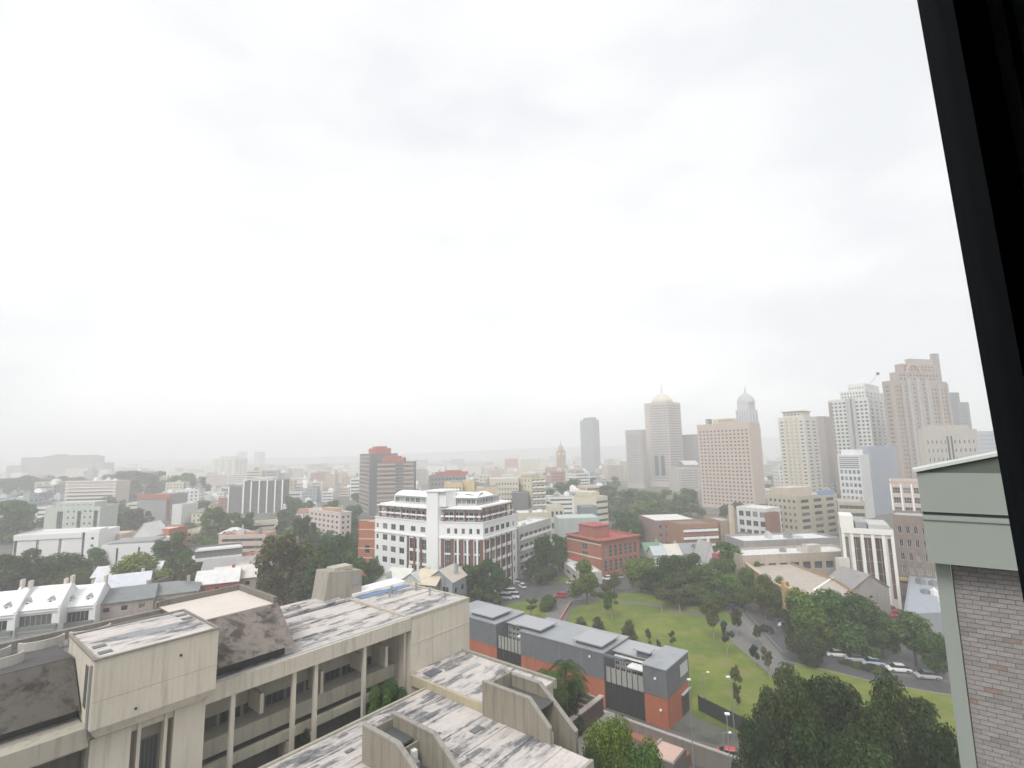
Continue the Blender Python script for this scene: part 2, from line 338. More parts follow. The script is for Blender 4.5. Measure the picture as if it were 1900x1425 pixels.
def poly_building(name, label, cat, pts, z0, z1, faces, wm, rm, par=.7, units=0, gm=None, fm=None, reveal=.22, seed=0, group=None, cap=None, root=None, land=None, wallname='wall'):
    """pts: plan corners, clockwise seen from above so that each edge reads left to right from outside"""
    P = [Vector((p[0], p[1], 0)) for p in pts]; n = len(P)
    ar = sum(P[k].x * P[(k + 1) % n].y - P[(k + 1) % n].x * P[k].y for k in range(n))
    if ar < 0: raise Exception('order ' + label)
    if root is None:
        root = thing(name, label, cat, (P[0].x, P[0].y, z0), group)
        if land: LAND.append((land, (P[0] + P[1]) / 2 + Vector((0, 0, z1))))
    mb = MB(); cen = sum(P, Vector()) / n
    for k in range(n):
        facade(root, mb, P[k], P[(k + 1) % n], z0, z1, faces.get(k), gm, fm, reveal)
    if par > 0:
        inn = []
        for k in range(n):
            a = (P[k] - P[k - 1]).normalized(); b = (P[(k + 1) % n] - P[k]).normalized()
            na = Vector((-a.y, a.x, 0)); nb = Vector((-b.y, b.x, 0)); d = (na + nb); d = d / max(.3, d.dot(na)); inn.append(P[k] + d * .35)
        for k in range(n):
            j = (k + 1) % n; Z = Vector((0, 0, z1)); Y = Vector((0, 0, z1 - par))
            mb.poly([P[k] + Z, P[j] + Z, inn[j] + Z, inn[k] + Z]); mb.poly([inn[k] + Z, inn[j] + Z, inn[j] + Y, inn[k] + Y])
        rb = MB(); rb.poly([p + Vector((0, 0, z1 - par)) for p in inn]); rb.build('roof', rm, root)
    else:
        rb = MB(); rb.poly([p + Vector((0, 0, z1)) for p in P]); rb.build('roof', rm, root)
    mb.build(wallname, wm, root)
    if cap:
        cb = MB(); h, o = .35, .18
        for k in range(n):
            j = (k + 1) % n; d = (P[j] - P[k]); l = d.length; d.normalize(); nn = Vector((d.y, -d.x, 0))
            cb.obox(P[k] - d * o + nn * o + Vector((0, 0, z1 + .003 + .004 * k - h * .2)), d * (l + o * 2), -nn * (o + .4), (0, 0, h))
        cb.build('cornice', cap, root)
    if units: roof_units(root, P, z1 - par, units, random.Random(seed or len(label)), big=max(1, min(3, cen.length / 160)))
    return root
def boxpts(cx, ty, Y, lx, rx, az, z1=None):
    C = on_y(cx, ty, Y); z = C.z if z1 is None else z1; uR = azv(az); uL = azv(az - 90)
    def hit(u, tx):
        lo, hi = 0.0, 400.0; s = 1 if u is uR else -1
        for _ in range(50):
            m = (lo + hi) / 2; v = C + u * m; v.z = z
            x = proj(v)[0] if (v - Vector((0, 0, EYE))).dot(fw) > 1 else tx + s * 9999
            if (x - tx) * s < 0: lo = m
            else: hi = m
        return hi
    a = hit(uR, rx) if rx > cx + .5 else None; b = hit(uL, lx) if lx < cx - .5 else None
    return C, uR, uL, a, b, z
def building(name, label, cat, cx, ty, Y, lx, rx, az, wm, rm, Lf=None, Rf=None, depth=18, z0=0, **k):
    """near corner at photo column cx; left face to column lx, right face to column rx"""
    C, uR, uL, a, b, z = boxpts(cx, ty, Y, lx, rx, az); a = depth if not a or abs(rx - cx) <= 6 or a > 320 else a; b = depth if not b or abs(cx - lx) <= 6 or b > 320 else b
    p0 = Vector((C.x, C.y, 0)); pts = [p0 + uL * b, p0, p0 + uR * a, p0 + uR * a + uL * b]
    r = poly_building(name, label, cat, pts, z0, z, {0: Lf, 1: Rf}, wm, rm, **k)
    r['_'] = 0; del r['_']; return r, pts, z
def fins(root, A, B, z0, z1, n, w, d, m, x0=0, x1=1, name='fin'):
    A = Vector((A[0], A[1], 0)); B = Vector((B[0], B[1], 0)); u = B - A; Lw = u.length; u.normalize(); nn = Vector((u.y, -u.x, 0))
    for i in range(n + 1):
        x = Lw * (x0 + (x1 - x0) * i / n) - w / 2; x = max(0.0, min(Lw - w, x))
        mb = MB(); mb.obox(A + u * x + Vector((0, 0, z0)) + nn * .004, u * w, nn * d, (0, 0, z1 - z0)); mb.build(name, m, root)
def bands(root, A, B, zs, h, d, m, name='band', x0=0, x1=1):
    A = Vector((A[0], A[1], 0)); B = Vector((B[0], B[1], 0)); u = B - A; Lw = u.length; u.normalize(); nn = Vector((u.y, -u.x, 0))
    for z in zs:
        mb = MB(); mb.obox(A + u * Lw * x0 + Vector((0, 0, z)) + nn * .005, u * Lw * (x1 - x0), nn * d, (0, 0, h)); mb.build(name, m, root)
def gable(root, pts, z0, rise, wm, rm, over=.4, name='roof'):
    """pts p0,p1,p2,p3 rectangle; ridge runs along p0->p1 direction"""
    p0, p1, p2, p3 = [Vector((p[0], p[1], z0)) for p in pts]; Z = Vector((0, 0, rise)); r0 = (p0 + p3) / 2 + Z; r1 = (p1 + p2) / 2 + Z
    g = MB(); g.poly([p0, p3, r0]); g.poly([p1, r1, p2]); g.build('gable', wm, root)
    u = (p1 - p0).normalized() * over; v = (p3 - p0).normalized() * over; T = Vector((0, 0, .18)); dz = Vector((0, 0, -rise * over / ((p3 - p0).length / 2)))
    rb = MB()
    for a, b, c, d in ((p0 - u - v + dz, p1 + u - v + dz, r1 + u, r0 - u), (p3 - u + v + dz, r0 - u, r1 + u, p2 + u + v + dz)):
        rb.poly([a + T, b + T, c + T, d + T]) if a is not None else 0
        rb.poly([a, d, c, b]); rb.poly([a, b, b + T, a + T]); rb.poly([b, c, c + T, b + T]); rb.poly([c, d, d + T, c + T]); rb.poly([d, a, a + T, d + T])
    rb.build(name, rm, root)
def house(name, label, cat, c, w, d, h, rise, az, wm, rm, Ff=None, Sf=None, ridge='w', group=None, chim=1, z0=0, hip=False):
    """rectangular house: front-left corner c, front runs along azimuth az for w, depth d behind"""
    c = Vector((c[0], c[1], 0)); u = azv(az); v = azv(az - 90); pts = [c, c + u * w, c + u * w + v * d, c + v * d]
    root = thing(name, label, cat, (c.x, c.y, z0), group); mb = MB(); fs = {0: Ff, 1: Sf, 3: Sf}
    for k in range(4): facade(root, mb, pts[k], pts[(k + 1) % 4], z0, z0 + h, fs.get(k))
    mb.build('wall', wm, root); P4 = pts if ridge == 'w' else [pts[1], pts[2], pts[3], pts[0]]
    if hip:
        o = .4; q = [pts[0] - u * o - v * o, pts[1] + u * o - v * o, pts[2] + u * o + v * o, pts[3] - u * o + v * o]; q = [Vector((p.x, p.y, z0 + h)) for p in q]
        k = min(w, d) / 2; Z = Vector((0, 0, rise)); cc = sum(q, Vector()) / 4; r0, r1 = (cc - u * max(0, w / 2 - k) + Z, cc + u * max(0, w / 2 - k) + Z) if w >= d else (cc - v * max(0, d / 2 - k) + Z, cc + v * max(0, d / 2 - k) + Z)
        rb = MB()
        if w >= d: F = [[q[0], q[1], r1, r0], [q[1], q[2], r1], [q[2], q[3], r0, r1], [q[3], q[0], r0]]
        else: F = [[q[0], q[1], r0], [q[1], q[2], r1, r0], [q[2], q[3], r1], [q[3], q[0], r0, r1]]
        for f in F: rb.poly(f)
        rb.poly(q[::-1]); rb.build('roof', rm, root)
    else: gable(root, P4, z0 + h, rise, wm, rm)
    for i in range(chim):
        p = c + u * w * (.15 + .7 * i / max(1, chim - 1) if chim > 1 else .8) + v * d * .5; cb = MB(); cb.obox(Vector((p.x, p.y, z0 + h + rise * .5)), u * .9, v * .6, (0, 0, rise * .5 + 1.1)); cb.build('chimney', wm, root)
    return root

# ------------------------------------------------------------------ tree kit (unit height trees; crown + trunk meshes shared by the copies)
def crown(seed, leaf, n, kind):
    rnd = random.Random(seed); mb = MB(); blobs = []
    if kind == 'broad':
        for _ in range(15): 
            a = rnd.uniform(0, 6.283); r = rnd.uniform(0, .26); z = rnd.uniform(.3, .84) ; r *= 1.2 - abs(z - .55) * 1.5; blobs.append((r * math.cos(a), r * math.sin(a), z, rnd.uniform(.11, .18)))
    elif kind == 'column':
        for i in range(14): a = rnd.uniform(0, 6.283); z = .25 + .62 * i / 13; r = rnd.uniform(0, .09); blobs.append((r * math.cos(a), r * math.sin(a), z, rnd.uniform(.08, .14) * (1.25 - z * .7)))
    elif kind == 'gum':
        for _ in range(13): a = rnd.uniform(0, 6.283); r = rnd.uniform(.05, .3); z = rnd.uniform(.45, .92); blobs.append((r * math.cos(a) * (1.1 - z * .5), r * math.sin(a) * (1.1 - z * .5), z, rnd.uniform(.06, .12)))
    elif kind == 'cone':
        for i in range(12): a = rnd.uniform(0, 6.283); z = .2 + .68 * i / 11; r = rnd.uniform(0, .07) ; blobs.append((r * math.cos(a), r * math.sin(a), z, .2 * (1.08 - z) + .03))
    elif kind == 'shrub':
        for _ in range(9): a = rnd.uniform(0, 6.283); r = rnd.uniform(0, .28); z = rnd.uniform(.25, .6); blobs.append((r * math.cos(a), r * math.sin(a), z, rnd.uniform(.16, .28)))
    elif kind == 'mass':
        for _ in range(34): a = rnd.uniform(0, 6.283); r = .36 * rnd.random() ** .6; z = rnd.uniform(.14, .88); r *= 1.12 - max(0, z - .45) * 1.25; blobs.append((r * math.cos(a), r * math.sin(a), z, rnd.uniform(.07, .13)))
    tw = sum(b[3] ** 2 for b in blobs)
    for bx, by, bz, br in blobs:
        for _ in range(int(n * br ** 2 / tw)):
            d = Vector((rnd.gauss(0, 1), rnd.gauss(0, 1), rnd.gauss(.15, 1))).normalized(); rr = br * rnd.uniform(.55, 1.08)
            p = Vector((bx, by, bz)) + d * rr; nn = (d + Vector((rnd.gauss(0, .5), rnd.gauss(0, .5), rnd.gauss(.3, .5)))).normalized()
            a = nn.orthogonal().normalized(); a.rotate(Matrix.Rotation(rnd.uniform(0, 6.28), 3, nn)); b = nn.cross(a); s = leaf * rnd.uniform(.6, 1.3); t = s * rnd.uniform(.45, .8)
            mb.poly([p - a * s, p - b * t + nn * t * .2, p + a * s, p + b * t + nn * t * .2])
    return mb, blobs
def trunk(seed, blobs, base=.3, r=.02):
    rnd = random.Random(seed); mb = MB(); top = max(b[2] for b in blobs) * .8; zs = [0, base * .5, base, (base + top) / 2, top]; p = [Vector((rnd.uniform(-.01, .01) * i, rnd.uniform(-.01, .01) * i, z)) for i, z in enumerate(zs)]
    for i in range(4): mb.tube(p[i], p[i + 1], r * (1 - i * .2), r * (.8 - i * .2) + .001, 6)
    for b in blobs[:9]:
        s = rnd.choice(p[1:4]); q = Vector(b[:3]); m_ = s.lerp(q, .5) + Vector((0, 0, .02)); mb.tube(s, m_, r * .45, r * .3, 5); mb.tube(m_, q, r * .3, r * .12, 5)
    return mb
G1 = (.058, .098, .028); G2 = (.085, .135, .028); G3 = (.05, .068, .032); G4 = (.088, .092, .034); G5 = (.12, .165, .028)
BARK = flat((.12, .10, .08), .95, name='bark'); BARKP = flat((.3, .27, .23), .9, name='pale_bark')
TP = {}
def tree_proto(kind, lod, green, seed=1):
    k = (kind, lod, green, seed)
    if k in TP: return TP[k]
    leaf, n = {'near': (.0125, 26000), 'hi': (.022, 8500), 'mid': (.034, 3200), 'low': (.055, 1000)}[lod]
    if kind in ('cone', 'column', 'gum'): n = int(n * .45); leaf *= .85
    if kind == 'mass': n = int(n * 1.3)
    if kind == 'shrub': leaf *= 1.25
    mb, bl = crown(seed * 13 + len(kind), leaf, n, kind); c = mb.mesh('crown', leafm(green))
    t = trunk(seed, bl, .35 if kind != 'shrub' else .12, .02 if kind != 'mass' else .025).mesh('trunk', BARKP if kind == 'gum' else BARK); TP[k] = (c, t); return TP[k]
NT = [0]
TREES = []
def tree(name, kind, lod, green, x, y, w, h, label=None, group=None, z=0, seed=None, cat='tree'):
    seed = seed or (NT[0] % 3 + 1); NT[0] += 1; c, t = tree_proto(kind, lod, green, seed); ww = {'broad': .70, 'column': .32, 'gum': .70, 'cone': .40, 'shrub': .85, 'mass': .80}[kind]
    r = thing(name, label, cat, (x, y, z), group, rz=(NT[0] * 2.399) % 6.283); r.scale = (w / ww, w / ww, h)
    for nm, me in (('trunk', t), ('crown', c)):
        o = bpy.data.objects.new(nm, me); col.objects.link(o); o.parent = r
    if not label: TREES.append(r)
    return r
def tree_px(name, kind, lod, green, px, top, base, wpx, label=None, group=None, Y=None, z=0, **k):
    """tree seen at photo column px, with its top row and its foot row on the ground (or a given distance)"""
    if Y is None: g = on_z(px, base, z)
    else: g = on_y(px, top, Y); g.z = z
    tp = on_y(px, top, g.y); h = tp.z - z; w = wpx * g.y / FPX
    return tree(name, kind, lod, green, g.x, g.y, w, max(h, 1.0), label, group, z, **k)
# ================================================================== SETTING: ground, roads, park
def sheet(name, pts, z, m, kind='structure'):
    mb = MB(); P = [Vector((p[0], p[1], z)) for p in pts]
    ar = sum(P[k].x * P[(k + 1) % len(P)].y - P[(k + 1) % len(P)].x * P[k].y for k in range(len(P)))
    mb.poly(P if ar > 0 else P[::-1]); o = mb.build(name, m); o['kind'] = kind; return o
gm_, gn, gL, gb = newmat('city_ground'); gb.inputs['Roughness'].default_value = .9
gx = mixc(gn, gL, ramp(gn, gL, noise(gn, gL, .035, 5, .65), .42, .58), (.11, .11, .105), (.075, .085, .055)); gx = mixc(gn, gL, ramp(gn, gL, noise(gn, gL, .008, 6, .7), .45, .6), gx, (.15, .14, .13))
gx = mixc(gn, gL, ramp(gn, gL, noise(gn, gL, .12, 4, .7), .5, .6), gx, (.06, .065, .055)); gL(gx, gb.inputs['Base Color'])
sheet('ground', [(-4400, -4400), (4400, -4400), (4400, 4400), (-4400, 4400)], -.02, gm_)
GR = lambda *px: [on_z(x, y, 0) for x, y in px]
GRASS = grassm(); ASP = asphalt(); ASP2 = asphalt((.13, .13, .135), .6); PATH = asphalt((.17, .165, .16), .8)
# streets first, then the park laid over them
sheet('road', GR((880, 1120), (935, 1075), (1150, 1050), (1400, 1060), (1400, 1120), (1200, 1140), (1045, 1150), (1000, 1180)), 0.0, ASP)
sheet('road', GR((1340, 1050), (1400, 1075), (1500, 1190), (1700, 1215), (1850, 1240), (1850, 1330), (1640, 1270), (1440, 1225), (1330, 1110)), .006, ASP)
sheet('road', GR((1640, 1250), (1690, 1080), (1740, 1090), (1790, 1270)), .012, ASP2)
sheet('park_lawn', GR((1050, 1160), (1062, 1128), (1160, 1100), (1250, 1098), (1320, 1112), (1360, 1145), (1440, 1215), (1470, 1240), (1500, 1330), (1420, 1380), (1290, 1330), (1180, 1190), (1040, 1200)), .03, GRASS)
sheet('lawn', GR((1470, 1240), (1480, 1226), (1640, 1270), (1790, 1292), (1800, 1425), (1500, 1400)), .034, GRASS)
sheet('lawn', GR((935, 1125), (985, 1112), (1043, 1135), (1028, 1150), (1000, 1145), (940, 1150)), .032, GRASS)
sheet('lawn', GR((1025, 1074), (1100, 1062), (1145, 1072), (1060, 1078), (1020, 1084)), .036, GRASS)
PW = [(1150, 1117), (1200, 1121), (1260, 1133), (1320, 1147), (1380, 1180), (1430, 1215)]
pa = [on_z(x, y, 0) for x, y in PW]; pl = []; pr = []
for i, p in enumerate(pa):
    d = (pa[min(i + 1, len(pa) - 1)] - pa[max(i - 1, 0)]).normalized(); nn = Vector((-d.y, d.x, 0)) * 1.1; pl.append(p + nn); pr.append(p - nn)
mb = MB()
for i in range(len(pa) - 1): mb.poly([pr[i] + Vector((0, 0, .05)), pr[i + 1] + Vector((0, 0, .05)), pl[i + 1] + Vector((0, 0, .05)), pl[i] + Vector((0, 0, .05))])
struct(mb.build('footpath', ASP2))
sheet('footpath', GR((1345, 1180), (1372, 1130), (1450, 1215), (1470, 1258), (1440, 1262)), .042, PATH)
sheet('footpath', GR((1000, 1175), (1020, 1130), (1062, 1116), (1050, 1150), (1035, 1185)), .044, PATH)
sheet('forecourt', [ab(80, 30, 0), ab(88.4, 30, 0), ab(88.4, 100, 0), ab(80, 100, 0)], .03, asphalt((.11, .10, .10), .7))
def kerb(name, px, w=.3, h=.13, m=None, z=0):
    pts = [on_z(x, y, 0) for x, y in px]; mb = MB()
    for a, b in zip(pts, pts[1:]):
        d = (b - a).normalized(); nn = Vector((-d.y, d.x, 0)) * w; mb.obox(a + Vector((0, 0, z)), b - a, nn, (0, 0, h))
    o = mb.build(name, m or concrete((.24, .235, .225))); return o
struct(kerb('kerb', [(1345, 1112), (1440, 1224), (1640, 1270), (1800, 1297)])); struct(kerb('kerb', [(1062, 1116), (1160, 1099), (1250, 1096), (1320, 1108)]))
struct(kerb('kerb', [(1400, 1090), (1500, 1190), (1640, 1213)]))
# painted lane lines
def lane(px, w=.08, dash=None, z=.02):
    pts = [on_z(x, y, 0) for x, y in px]; mb = MB()
    for a, b in zip(pts, pts[1:]):
        L_ = (b - a).length; d = (b - a) / L_; nn = Vector((-d.y, d.x, 0)) * w; t = 0
        while t < L_:
            e = min(L_, t + (dash or L_)); p, q = a + d * t, a + d * e; Z = Vector((0, 0, z)); mb.poly([p - nn + Z, q - nn + Z, q + nn + Z, p + nn + Z]); t += (dash * 2 if dash else L_ + 1)
    o = mb.build('lane_marking', flat((.32, .32, .31), .8)); o['kind'] = 'structure'
lane([(1372, 1120), (1452, 1210)]); lane([(1395, 1125), (1470, 1200), (1480, 1212)], dash=3); lane([(1500, 1208), (1640, 1238), (1800, 1268)], dash=3); lane([(1660, 1200), (1712, 1090)], dash=2.5)
lane([(960, 1120), (1060, 1100), (1200, 1085)], dash=3)
# red-brown brick paving strip beside the park path
w_ = thing('garden_wall', 'low pink-red brick wall along the grey path at the left end of the park', 'wall', on_z(1035, 1165, 0))
kb = kerb('x', [(1037, 1160), (1061, 1120)], .5, .9, brickm((.42, .2, .16))); kb.name = 'wall'; kb.location = kb.location; kb.parent = w_; kb.location = -Vector(w_.location)

# ================================================================== CONCRETE COMPLEX (upper wing)
CREAM = (.52, .475, .40); CON = concrete(CREAM, .50, board=.9); CONW = concrete((.56, .515, .435), .60); CONP = concrete((.44, .405, .335), .5, board=.9)
CDK = concrete((.20, .175, .155), .45, blotch=.6, scale=.9); CRIB = concrete((.27, .243, .195), .28, board=-1.0); SLAB = slabroof(); GLD = glass((.03, .035, .035), .2)
wing = thing('concrete_building', 'long cream concrete building with open galleries, dark sloping roof sides and a mould-stained flat roof', 'building', ab(30, 50, 0))
def ap(name, m, boxes, parent=None, kind=None):
    mb = MB()
    for b in boxes: mb.abox(*b)
    return mb.build(name, m, parent or wing, kind=kind)
ap('roof', SLAB, [(-30, 46.4, 46.15, 61, 29.7, 30.0)])
ap('fascia', CON, [(-30, 37.35, 45.8, 46.12, 28.7, 30.02)])
ap('gutter', flat((.42, .42, .43), .7), [(17.3, 46.4, 46.13, 46.5, 30.003, 30.09)])
ap('end_wall', CONW, [(37.4, 46.4, 45.8, 61, 0, 29.69)])
ap('coping', CONP, [(37.38, 46.42, 45.78, 46.1, 29.7, 30.1), (46.05, 46.42, 46.13, 61, 29.7, 30.1)])
ap('coping', CONP, [(37.0, 37.35, 46.55, 57.5, 30.003, 30.17)]); ap('rendered_band', flat((.52, .49, .41), .8), [(37.5, 46.41, 45.76, 45.797, 27.2, 27.32)])
ap('gutter', flat((.10, .11, .13), .5), [(27, 37, 56.9, 57.15, 30.003, 30.06)])
ap('roof_step', SLAB, [(24.5, 36.4, 57.2, 61, 30.004, 30.3)])
BLUE = flat((.10, .19, .34), .5, name='blue_membrane'); ap('blue_gutter', BLUE, [(38.2, 45.7, 56.4, 57.6, 30.003, 30.08)])
ap('parapet', WHITE, [(38.2, 46.4, 58.2, 60.9, 30.003, 30.3)])
ap('roof_rib', SLAB, [(24.6, 36.9, 53.2, 53.5, 30.003, 30.12)]); ap('roof_rib', SLAB, [(37.5, 46, 52.2, 52.45, 30.003, 30.12)]); ap('roof_rib', SLAB, [(24.6, 36.9, 49.6, 49.85, 30.003, 30.1)])
for i, (a, b) in enumerate(((30, 59), (31.4, 59.2), (44.2, 50.6), (44.8, 54), (41, 54.6), (41.8, 55.2))):
    mb = MB(); p = ab(a, b, 30.01); mb.tube(p, p + Vector((0, 0, .9 if i > 1 else .35)), .12, n=8); mb.tube(p + Vector((0, 0, .9 if i > 1 else .35)), p + Vector((0, 0, 1.0 if i > 1 else .45)), .2, n=8); mb.build('roof_vent', METAL, wing)
mb = MB(); p = ab(44.2, 47.8, 30.1); mb.tube(p, p + Vector((0, 0, 2.3)), .03, n=6); mb.build('antenna', DARK, wing)
# gallery: columns, beams, recessed walls
for a in (19.2, 24.4, 26.5, 31.75): ap('column', CONW, [(a - .17, a + .17, 46.15, 46.5, 12, 28.69)])
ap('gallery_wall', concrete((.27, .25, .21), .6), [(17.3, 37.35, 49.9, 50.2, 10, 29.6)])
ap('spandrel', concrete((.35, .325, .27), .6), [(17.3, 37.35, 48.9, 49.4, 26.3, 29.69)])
ap('gallery_beam', concrete((.41, .38, .31), .55), [(17.3, 37.35, 48.0, 49.88, 23.6, 24.9)])
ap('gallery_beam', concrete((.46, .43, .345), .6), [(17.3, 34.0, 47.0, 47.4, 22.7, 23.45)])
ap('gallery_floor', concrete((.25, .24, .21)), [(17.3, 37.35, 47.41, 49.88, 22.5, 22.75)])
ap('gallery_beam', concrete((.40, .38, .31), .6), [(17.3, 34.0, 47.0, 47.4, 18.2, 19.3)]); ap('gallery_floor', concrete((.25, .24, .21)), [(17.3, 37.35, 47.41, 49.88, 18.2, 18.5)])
for k, z in enumerate((24.95, 21.0, 19.4)):
    for i in range(10):
        a = 17.6 + i * 1.97; h = (1.3, 1.45, 1.6)[k]
        mb = MB(); pane_geo(mb, ab(a + .95, 49.86, z + h / 2), E1, 1.75, h, 3, 1); mb.build('gallery_window', [GLD, FRD], wing)
for i, a in enumerate((21.6, 27.2, 31.8, 34.6)): ap('bracket', CONP, [(a, a + .3, 46.6, 48.9, 26.0 - .4 * (i % 2), 27.6)])
ap('cross_wall', CONP, [(24.3, 24.5, 46.6, 49.88, 10, 22.5)]); ap('cross_wall', CONP, [(26.4, 26.6, 46.6, 49.88, 10, 22.5)]); ap('cross_wall', CONW, [(37.0, 37.35, 46.6, 49.88, 10, 28.68)])
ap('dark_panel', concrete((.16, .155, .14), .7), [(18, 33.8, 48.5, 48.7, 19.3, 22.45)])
# projecting box with its roof
BXW = concrete((.55, .505, .425), .52, board=.9)
mb = MB()
def P(a, b, z): return ab(a, b, z)
mb.hexa([P(9.95, 44.9, 29.5), P(17.15, 44.9, 29.5), P(17.15, 52.3, 29.5), P(9.95, 52.3, 29.5), P(9.5, 44.5, 30.2), P(17.15, 44.5, 30.2), P(17.15, 52.3, 30.2), P(9.5, 52.3, 30.2)])
mb.abox(9.5, 17.15, 44.5, 52.3, 30.202, 34.55); mb.build('box', BXW, wing)
ap('box_roof', SLAB, [(9.75, 16.9, 44.75, 52.05, 34.555, 34.6)])
ap('box_parapet', concrete((.24, .22, .195), .5), [(9.42, 17.23, 44.42, 44.62, 34.556, 34.68), (9.42, 17.23, 52.18, 52.38, 34.556, 34.68), (9.42, 9.62, 44.63, 52.17, 34.556, 34.68), (17.03, 17.23, 44.63, 52.17, 34.556, 34.68)])
for a, b in ((9.95, 45.5), (9.95, 47.2), (16.1, 50.4), (16.1, 49)): ap('roof_hatch', flat((.12, .13, .13), .5), [(a, a + .75, b, b + .6, 34.605, 34.66)])
ap('roof_puddle', flat((.17, .18, .20), .25, name='standing_water'), [(11.6, 15.6, 48.2, 48.9, 34.602, 34.607), (12.2, 15.0, 47.7, 48.2, 34.602, 34.606), (11.2, 13.4, 48.9, 49.3, 34.602, 34.6065)])
JT = concrete((.36, .33, .27), .6)
ap('panel_joint', JT, [(9.5, 17.15, 44.492, 44.499, 31.9, 31.94)])
for a in (20.4, 23.2, 26.0, 28.8, 31.6, 34.4): ap('panel_joint', JT, [(a, a + .04, 45.792, 45.799, 28.71, 30.0)])
for a in (40.4, 43.4): ap('panel_joint', JT, [(a, a + .03, 45.79, 45.799, 24.4, 29.6)])
for i, (a, h) in enumerate(((12.9, .9), (15.7, 1.3), (11.0, .7), (38.9, 1.1), (42.1, .8))): pass
ap('slot_window', GLD, [(9.46, 9.497, 45.9, 46.6, 31.2, 33.9)])
ap('box_downpipe', METAL, [(9.36, 9.46, 44.9, 45.05, 29.6, 34.2)])
for a, b in ((12.0, 30.7), (14.6, 33.4)):
    m2 = MB(); m2.tube(ab(a, 44.5, b), ab(a, 44.42, b), .09, n=10); m2.build('wall_vent', DARK, wing)
for a0, a1 in ((9.85, 12.15), (14.8, 16.9)): ap('pillar', CONW, [(a0, a1, 45.6, 48, 8, 29.19)])
for a in (12.55, 14.2): ap('mullion_post', CONW, [(a, a + .22, 45.7, 46.3, 8, 29.19)])
ap('pillar_wall', concrete((.30, .28, .23)), [(12.2, 14.8, 46.7, 47, 8, 29.18)])
mb = MB(); pane_geo(mb, ab(13.48, 46.68, 26.2), E1, 1.3, 2.7, 5, 1); mb.build('window', [GLD, FRD], wing)
# right sloping roof screen
mb = MB(); mb.hexa([P(17.3, 46.1, 31.0), P(24.3, 46.1, 31.0), P(25.6, 60.4, 31.0), P(17.3, 60.4, 31.0), P(17.3, 50.9, 33.55), P(25.0, 50.9, 33.55), P(25.4, 59.6, 33.55), P(17.3, 59.6, 33.55)])
mb.build('sloping_screen', CDK, wing)
ap('shadow_gap_base', DARK, [(17.3, 23.9, 47.2, 60, 30.01, 30.99)])  # near-black colour paints the shadow gap under the sloping screen
ap('screen_roof', concrete((.60, .545, .50), .85), [(17.35, 24.6, 51.2, 59.2, 33.555, 33.62)])
ap('screen_parapet', concrete((.20, .185, .165), .45), [(24.62, 25.0, 51.2, 59.5, 33.552, 34.15), (17.35, 24.61, 59.22, 59.55, 33.552, 34.15)])
# left sloping side with half-round light scoops
mb = MB(); mb.hexa([P(-30, 46.7, 30.95), P(9.4, 46.7, 30.95), P(9.4, 60.2, 30.95), P(-30, 60.2, 30.95), P(-30, 50.0, 33.6), P(9.4, 50.0, 33.6), P(9.4, 59.6, 32.8), P(-30, 59.6, 32.8)])
mb.build('sloping_screen', concrete((.105, .095, .085), .5, blotch=.4, scale=.8), wing); mb = MB(); mb.hexa([P(-30, 50.05, 33.603), P(9.38, 50.05, 33.603), P(9.38, 58.6, 32.89), P(-30, 58.6, 32.89), P(-30, 50.05, 33.63), P(9.38, 50.05, 33.63), P(9.38, 58.6, 32.93), P(-30, 58.6, 32.93)]); mb.build('deck_membrane', roofm((.085, .08, .08), .3), wing)
mb = MB(); mb.abox(9.41, 17.28, 52.4, 59.6, 31.0, 32.75); mb.build('rear_deck', concrete((.22, .205, .205), .8), wing)
ap('screen_parapet', concrete((.25, .23, .205), .4), [(-30, 17.28, 58.65, 59.1, 32.0, 33.5)])
ap('screen_parapet', concrete((.25, .23, .205), .4), [(17.29, 24.0, 60.0, 60.4, 31.0, 33.9)])
ap('fascia_beam', concrete((.37, .345, .29), .5), [(-30, 9.6, 45.0, 46.2, 29.1, 30.3)])
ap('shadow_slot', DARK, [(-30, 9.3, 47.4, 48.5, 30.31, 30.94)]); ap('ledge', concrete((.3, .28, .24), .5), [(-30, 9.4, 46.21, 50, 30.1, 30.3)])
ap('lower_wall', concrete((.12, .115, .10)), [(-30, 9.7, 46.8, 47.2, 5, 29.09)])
def scoop(a, b, z, r=1.25):
    mb = MB(); n = 10; pts = [ab(a - r * math.cos(math.pi * k / n), b - r * .62 * math.sin(math.pi * k / n), 0) for k in range(n + 1)]
    inn = [ab(a - (r - .14) * math.cos(math.pi * k / n), b - (r * .62 - .14) * math.sin(math.pi * k / n), 0) for k in range(n + 1)]
    zt = Vector((0, 0, z + .95)); zb = Vector((0, 0, z))
    for k in range(n):
        mb.poly([pts[k] + zb, pts[k + 1] + zb, pts[k + 1] + zt, pts[k] + zt]); mb.poly([pts[k] + zt, pts[k + 1] + zt, inn[k + 1] + zt, inn[k] + zt]); mb.poly([inn[k + 1] + zb, inn[k] + zb, inn[k] + zt, inn[k + 1] + zt])
    mb.build('roof_scoop', concrete((.48, .46, .43), .6), wing); m2 = MB(); m2.poly([p + Vector((0, 0, z + .62)) for p in inn]); m2.build('scoop_glass', flat((.13, .15, .18), .3), wing)
for a in (5.4, 8.55, 11.6): scoop(a, 56.6, 32.85, 1.4)
scoop(5.7, 52.9, 33.2, 1.4); scoop(2.2, 56.6, 32.85, 1.4)
